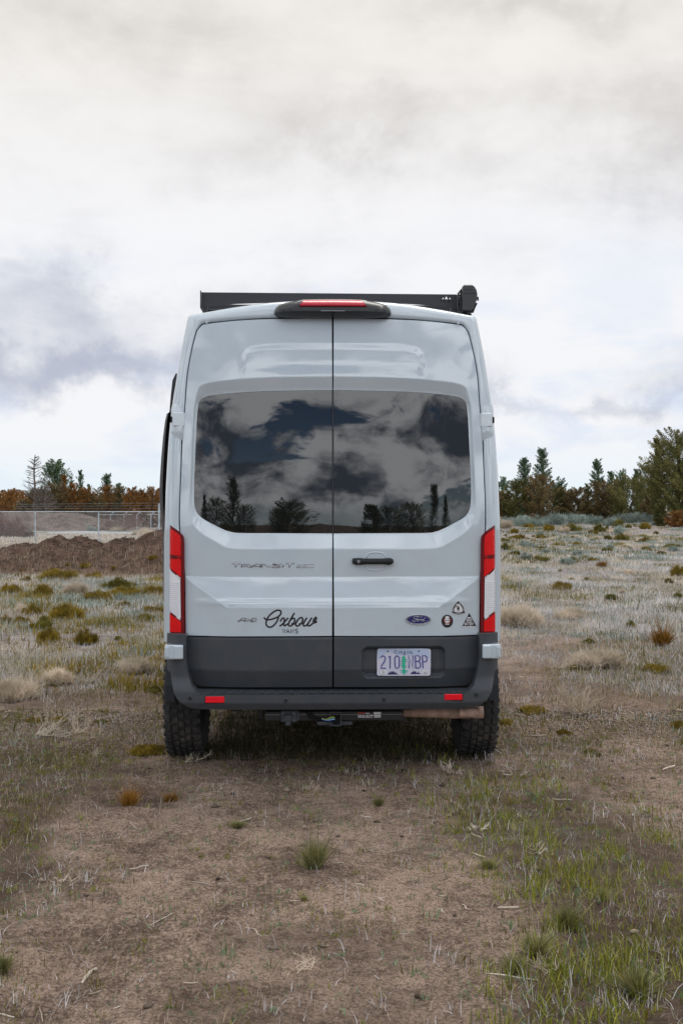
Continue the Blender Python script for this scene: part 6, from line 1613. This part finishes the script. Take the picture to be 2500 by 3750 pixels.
for (a, t_, w_, k_, m_, lab, nn) in (
    (38, 1800, 76, 'round', 'needles_rust', 'round orange rust juniper near the left picture edge', 3600), (-22, 1808, 70, 'round', 'needles_rust', 'orange rust juniper cut by the left edge', 2800),
    (85, 1832, 60, 'round', 'needles_brown', 'low brown juniper left of the dead tree', 2400), (140, 1790, 80, 'round', 'needles_brown', 'brown grey juniper behind the dead tree', 3200),
    (200, 1770, 90, 'round', 'needles_brown', 'dusky brown juniper under the tallest pine', 3800), (236, 1745, 60, 'cone', 'needles_rust', 'rust juniper rising against the tallest pine', 3000),
    (272, 1775, 60, 'round', 'needles_rust', 'rust juniper below the twin pines', 3000), (318, 1786, 60, 'round', 'needles_rust', 'rust juniper right of the twin pines', 3000),
    (356, 1790, 55, 'round', 'needles_brown', 'brown rust juniper left of the pointed pine', 2600), (398, 1782, 62, 'round', 'needles_rust', 'rust juniper under the pointed pine', 3000),
    (442, 1786, 60, 'round', 'needles_brown', 'brown juniper below the small teal pine', 2800), (486, 1788, 64, 'round', 'needles_rust', 'orange brown juniper with flat top mid way to the van', 3000),
    (524, 1794, 56, 'round', 'needles_rust', 'rust juniper left of the corner post', 2600), (562, 1786, 60, 'round', 'needles_rust', 'rust juniper right behind the corner post', 3000),
    (600, 1790, 60, 'round', 'needles_rust', 'rust juniper partly hidden by the van flank', 2400)):
    tree(a, t_, None, w_ * 1.12, YT - 4 + (a % 5), k_, m_, lab, 'juniper tree', TL, nn, .14, .0, .03)
YR_ = 100.0
for (a, t_, b, w_, k_, m_, lab, nn, dy, low, gap) in (
    (1843, 1752, 1895, 60, 'round', 'needles_teal', 'loose green juniper peeking out beside the van', 2200, 4, .1, .3),
    (1918, 1684, 1893, 120, 'cone', 'needles_teal', 'tall juniper with rounded spire, first one right of the van', 4600, 6, .05, .15),
    (1984, 1650, 1893, 118, 'cone', 'needles_teal', 'tallest slender juniper with a crooked pointed tip', 4400, 8, .05, .15),
    (2038, 1752, 1895, 90, 'round', 'needles_green', 'low spreading juniper right of the crooked tip', 3400, 6, .05, .25),
    (2185, 1688, 1893, 104, 'cone', 'needles_teal', 'pointed green juniper in the middle of the right tree line', 3900, 8, .05, .15),
    (2234, 1732, 1893, 66, 'cone', 'needles_green', 'small juniper top right of the pointed green one', 1900, 7, .05, .15),
    (2270, 1716, 1893, 60, 'round', 'needles_teal', 'narrow juniper with round tufted top', 1900, 7, .05, .2),
    (2330, 1722, 1893, 76, 'cone', 'needles_green', 'narrow dark juniper tip left of the biggest tree', 2200, 6, .05, .15)):
    tree(a, t_, b, w_, YR_ + dy, k_, m_, lab, 'juniper tree', TR_, nn, .13, low, gap)
for (a, t_, b, w_, k_, m_, lab, nn, dy, low, gap) in (
    (1895, 1762, 1902, 95, 'round', 'needles_olive', 'dense dark green round juniper at the left end of the right tree line', 5200, -2, .0, .04),
    (1842, 1800, 1898, 60, 'round', 'needles_brown', 'low brownish juniper touching the van outline', 2200, -1, .0, .05),
    (1975, 1745, 1904, 120, 'round', 'needles_brown', 'brown green bulky juniper under the crooked tip', 6000, -3, .0, .04),
    (2052, 1790, 1902, 80, 'round', 'needles_olive', 'low olive brown juniper filling the dip of the tree line', 3800, 0, .0, .05),
    (2112, 1788, 1904, 100, 'round', 'needles_brown', 'low reddish brown juniper in the dip of the tree line', 4600, -1, .0, .05),
    (2150, 1775, 1903, 60, 'cone', 'needles_olive', 'small olive cone juniper left of the pointed green one', 2600, 0, .0, .06),
    (2205, 1764, 1905, 100, 'round', 'needles_brown', 'reddish brown juniper under the pointed green one', 5000, -2, .0, .04),
    (2255, 1760, 1902, 70, 'round', 'needles_brown', 'rusty juniper below the round tufted top', 3000, 1, .0, .06),
    (2310, 1748, 1908, 150, 'round', 'needles_olive', 'big rounded olive green juniper in front of the biggest tree', 7600, -4, .0, .03),
    (2375, 1700, 1906, 110, 'round', 'needles_olive', 'tall olive juniper leaning on the biggest tree', 5200, -1, .0, .10),
    (2395, 1820, 1920, 80, 'round', 'needles_brown', 'brown shrubby juniper at the foot of the biggest tree', 3200, -10, .0, .05),
    (2418, 1838, 1932, 70, 'cone', 'needles_olive', 'small yellow green juniper bush in front of the biggest tree', 3000, -24, .0, .03),
    (2490, 1880, 1932, 90, 'round', 'needles_rust', 'low rusty bush at the right picture edge', 2200, -26, .0, .05)):
    tree(a, t_, b, w_, YR_ + dy, k_, m_, lab, 'juniper tree', TR_, nn, .125, low, gap)
tree(2478, 1582, 1925, 230, 84, 'wide', 'needles_olive', 'biggest spreading juniper with sky showing through its crown, cut by the right edge', 'juniper tree', TR_, 15000, .13, .12, .34, tw=.26)
tree(2405, 1606, 1925, 110, 86, 'spire', 'needles_olive', 'tall side crown of dark juniper just left of the biggest tree', 'juniper tree', TR_, 5200, .12, .1, .30, tw=.18)
tree(2520, 1700, 1925, 150, 82, 'round', 'needles_olive', 'dark juniper mass under the biggest tree at the right edge', 'juniper tree', TR_, 6000, .13, .0, .08)
# far wood on the hill
r = np.random.default_rng(70); n = 1600; x = r.uniform(-420, 60, n); y = r.uniform(250, 520, n); z = G(x, y)
VV, TT, tt = [], [], []
s_ = r.uniform(1.8, 3.4, n)
for j in range(60):
    d = r.normal(0, 1, (n, 3)); d /= np.linalg.norm(d, axis=1)[:, None]; P = np.c_[x, y, z + s_ * .6] + d * s_[:, None] * np.array([.5, .5, .6]); u = r.normal(0, 1, (n, 3)); u /= np.linalg.norm(u, axis=1)[:, None]; v = r.normal(0, 1, (n, 3)); v /= np.linalg.norm(v, axis=1)[:, None]
    k0 = .55; b = np.arange(n) * 3 + j * n * 3
    VV.append(np.stack([P - u * k0, P + v * k0, P + u * k0], 1).reshape(-1, 3)); TT.append(np.c_[b, b + 1, b + 2]); tt.append(np.repeat(r.uniform(0, 1, n), 3))
stuff('hill_woods', np.concatenate(VV), np.concatenate(TT), np.concatenate(tt), 'needles_rust')

# trees on the viewer's side of the field: they stand behind the camera and show mirrored in the rear windows
BG = 'junipers on the near side of the field, mirrored in the rear windows'
protos = []
for i, (x, y, h, w_, k_) in enumerate(((-11, -42, 11.5, 3.6, 'spire'), (-14.5, -45, 7.5, 5, 'round'), (-9.3, -44, 6.0, 3.6, 'round'), (-16.5, -43, 8.0, 2.4, 'spire'), (-2.2, -36, 6.6, 4.2, 'round'), (-3.6, -38, 5.0, 3, 'round'),
                                       (6, -50, 6.5, 4, 'cone'), (9, -52, 6.5, 5, 'round'), (12, -48, 7, 5, 'round'), (15.5, -46, 11, 2.6, 'spire'), (18.5, -47, 8.5, 2.4, 'spire'), (-27, -48, 6, 5, 'round'), (30, -52, 6, 5, 'cone'))):
    if i in (0, 1, 4, 6): 
        t_ = tree(3000 + i * 40, 0, 0, w_, y, k_, 'needles_olive', 'dark juniper seen mirrored in the rear window glass', 'juniper tree', BG, 5200, .16, .0, .05, world=(x,), hh=h * .72); protos.append((t_, k_, h, w_))
    else:
        s0 = [p for p in protos if p[1] == k_][0] if any(p[1] == k_ for p in protos) else protos[1]
        c_ = s0[0].copy(); COL.objects.link(c_); c_.location = (x, y, G1(x, y)); c_.scale = (w_ / s0[3], w_ / s0[3], h / s0[2]); c_.rotation_euler = (0, 0, i * 1.3)
        for ch in list(s0[0].children):
            q_ = ch.copy(); COL.objects.link(q_); q_.parent = c_
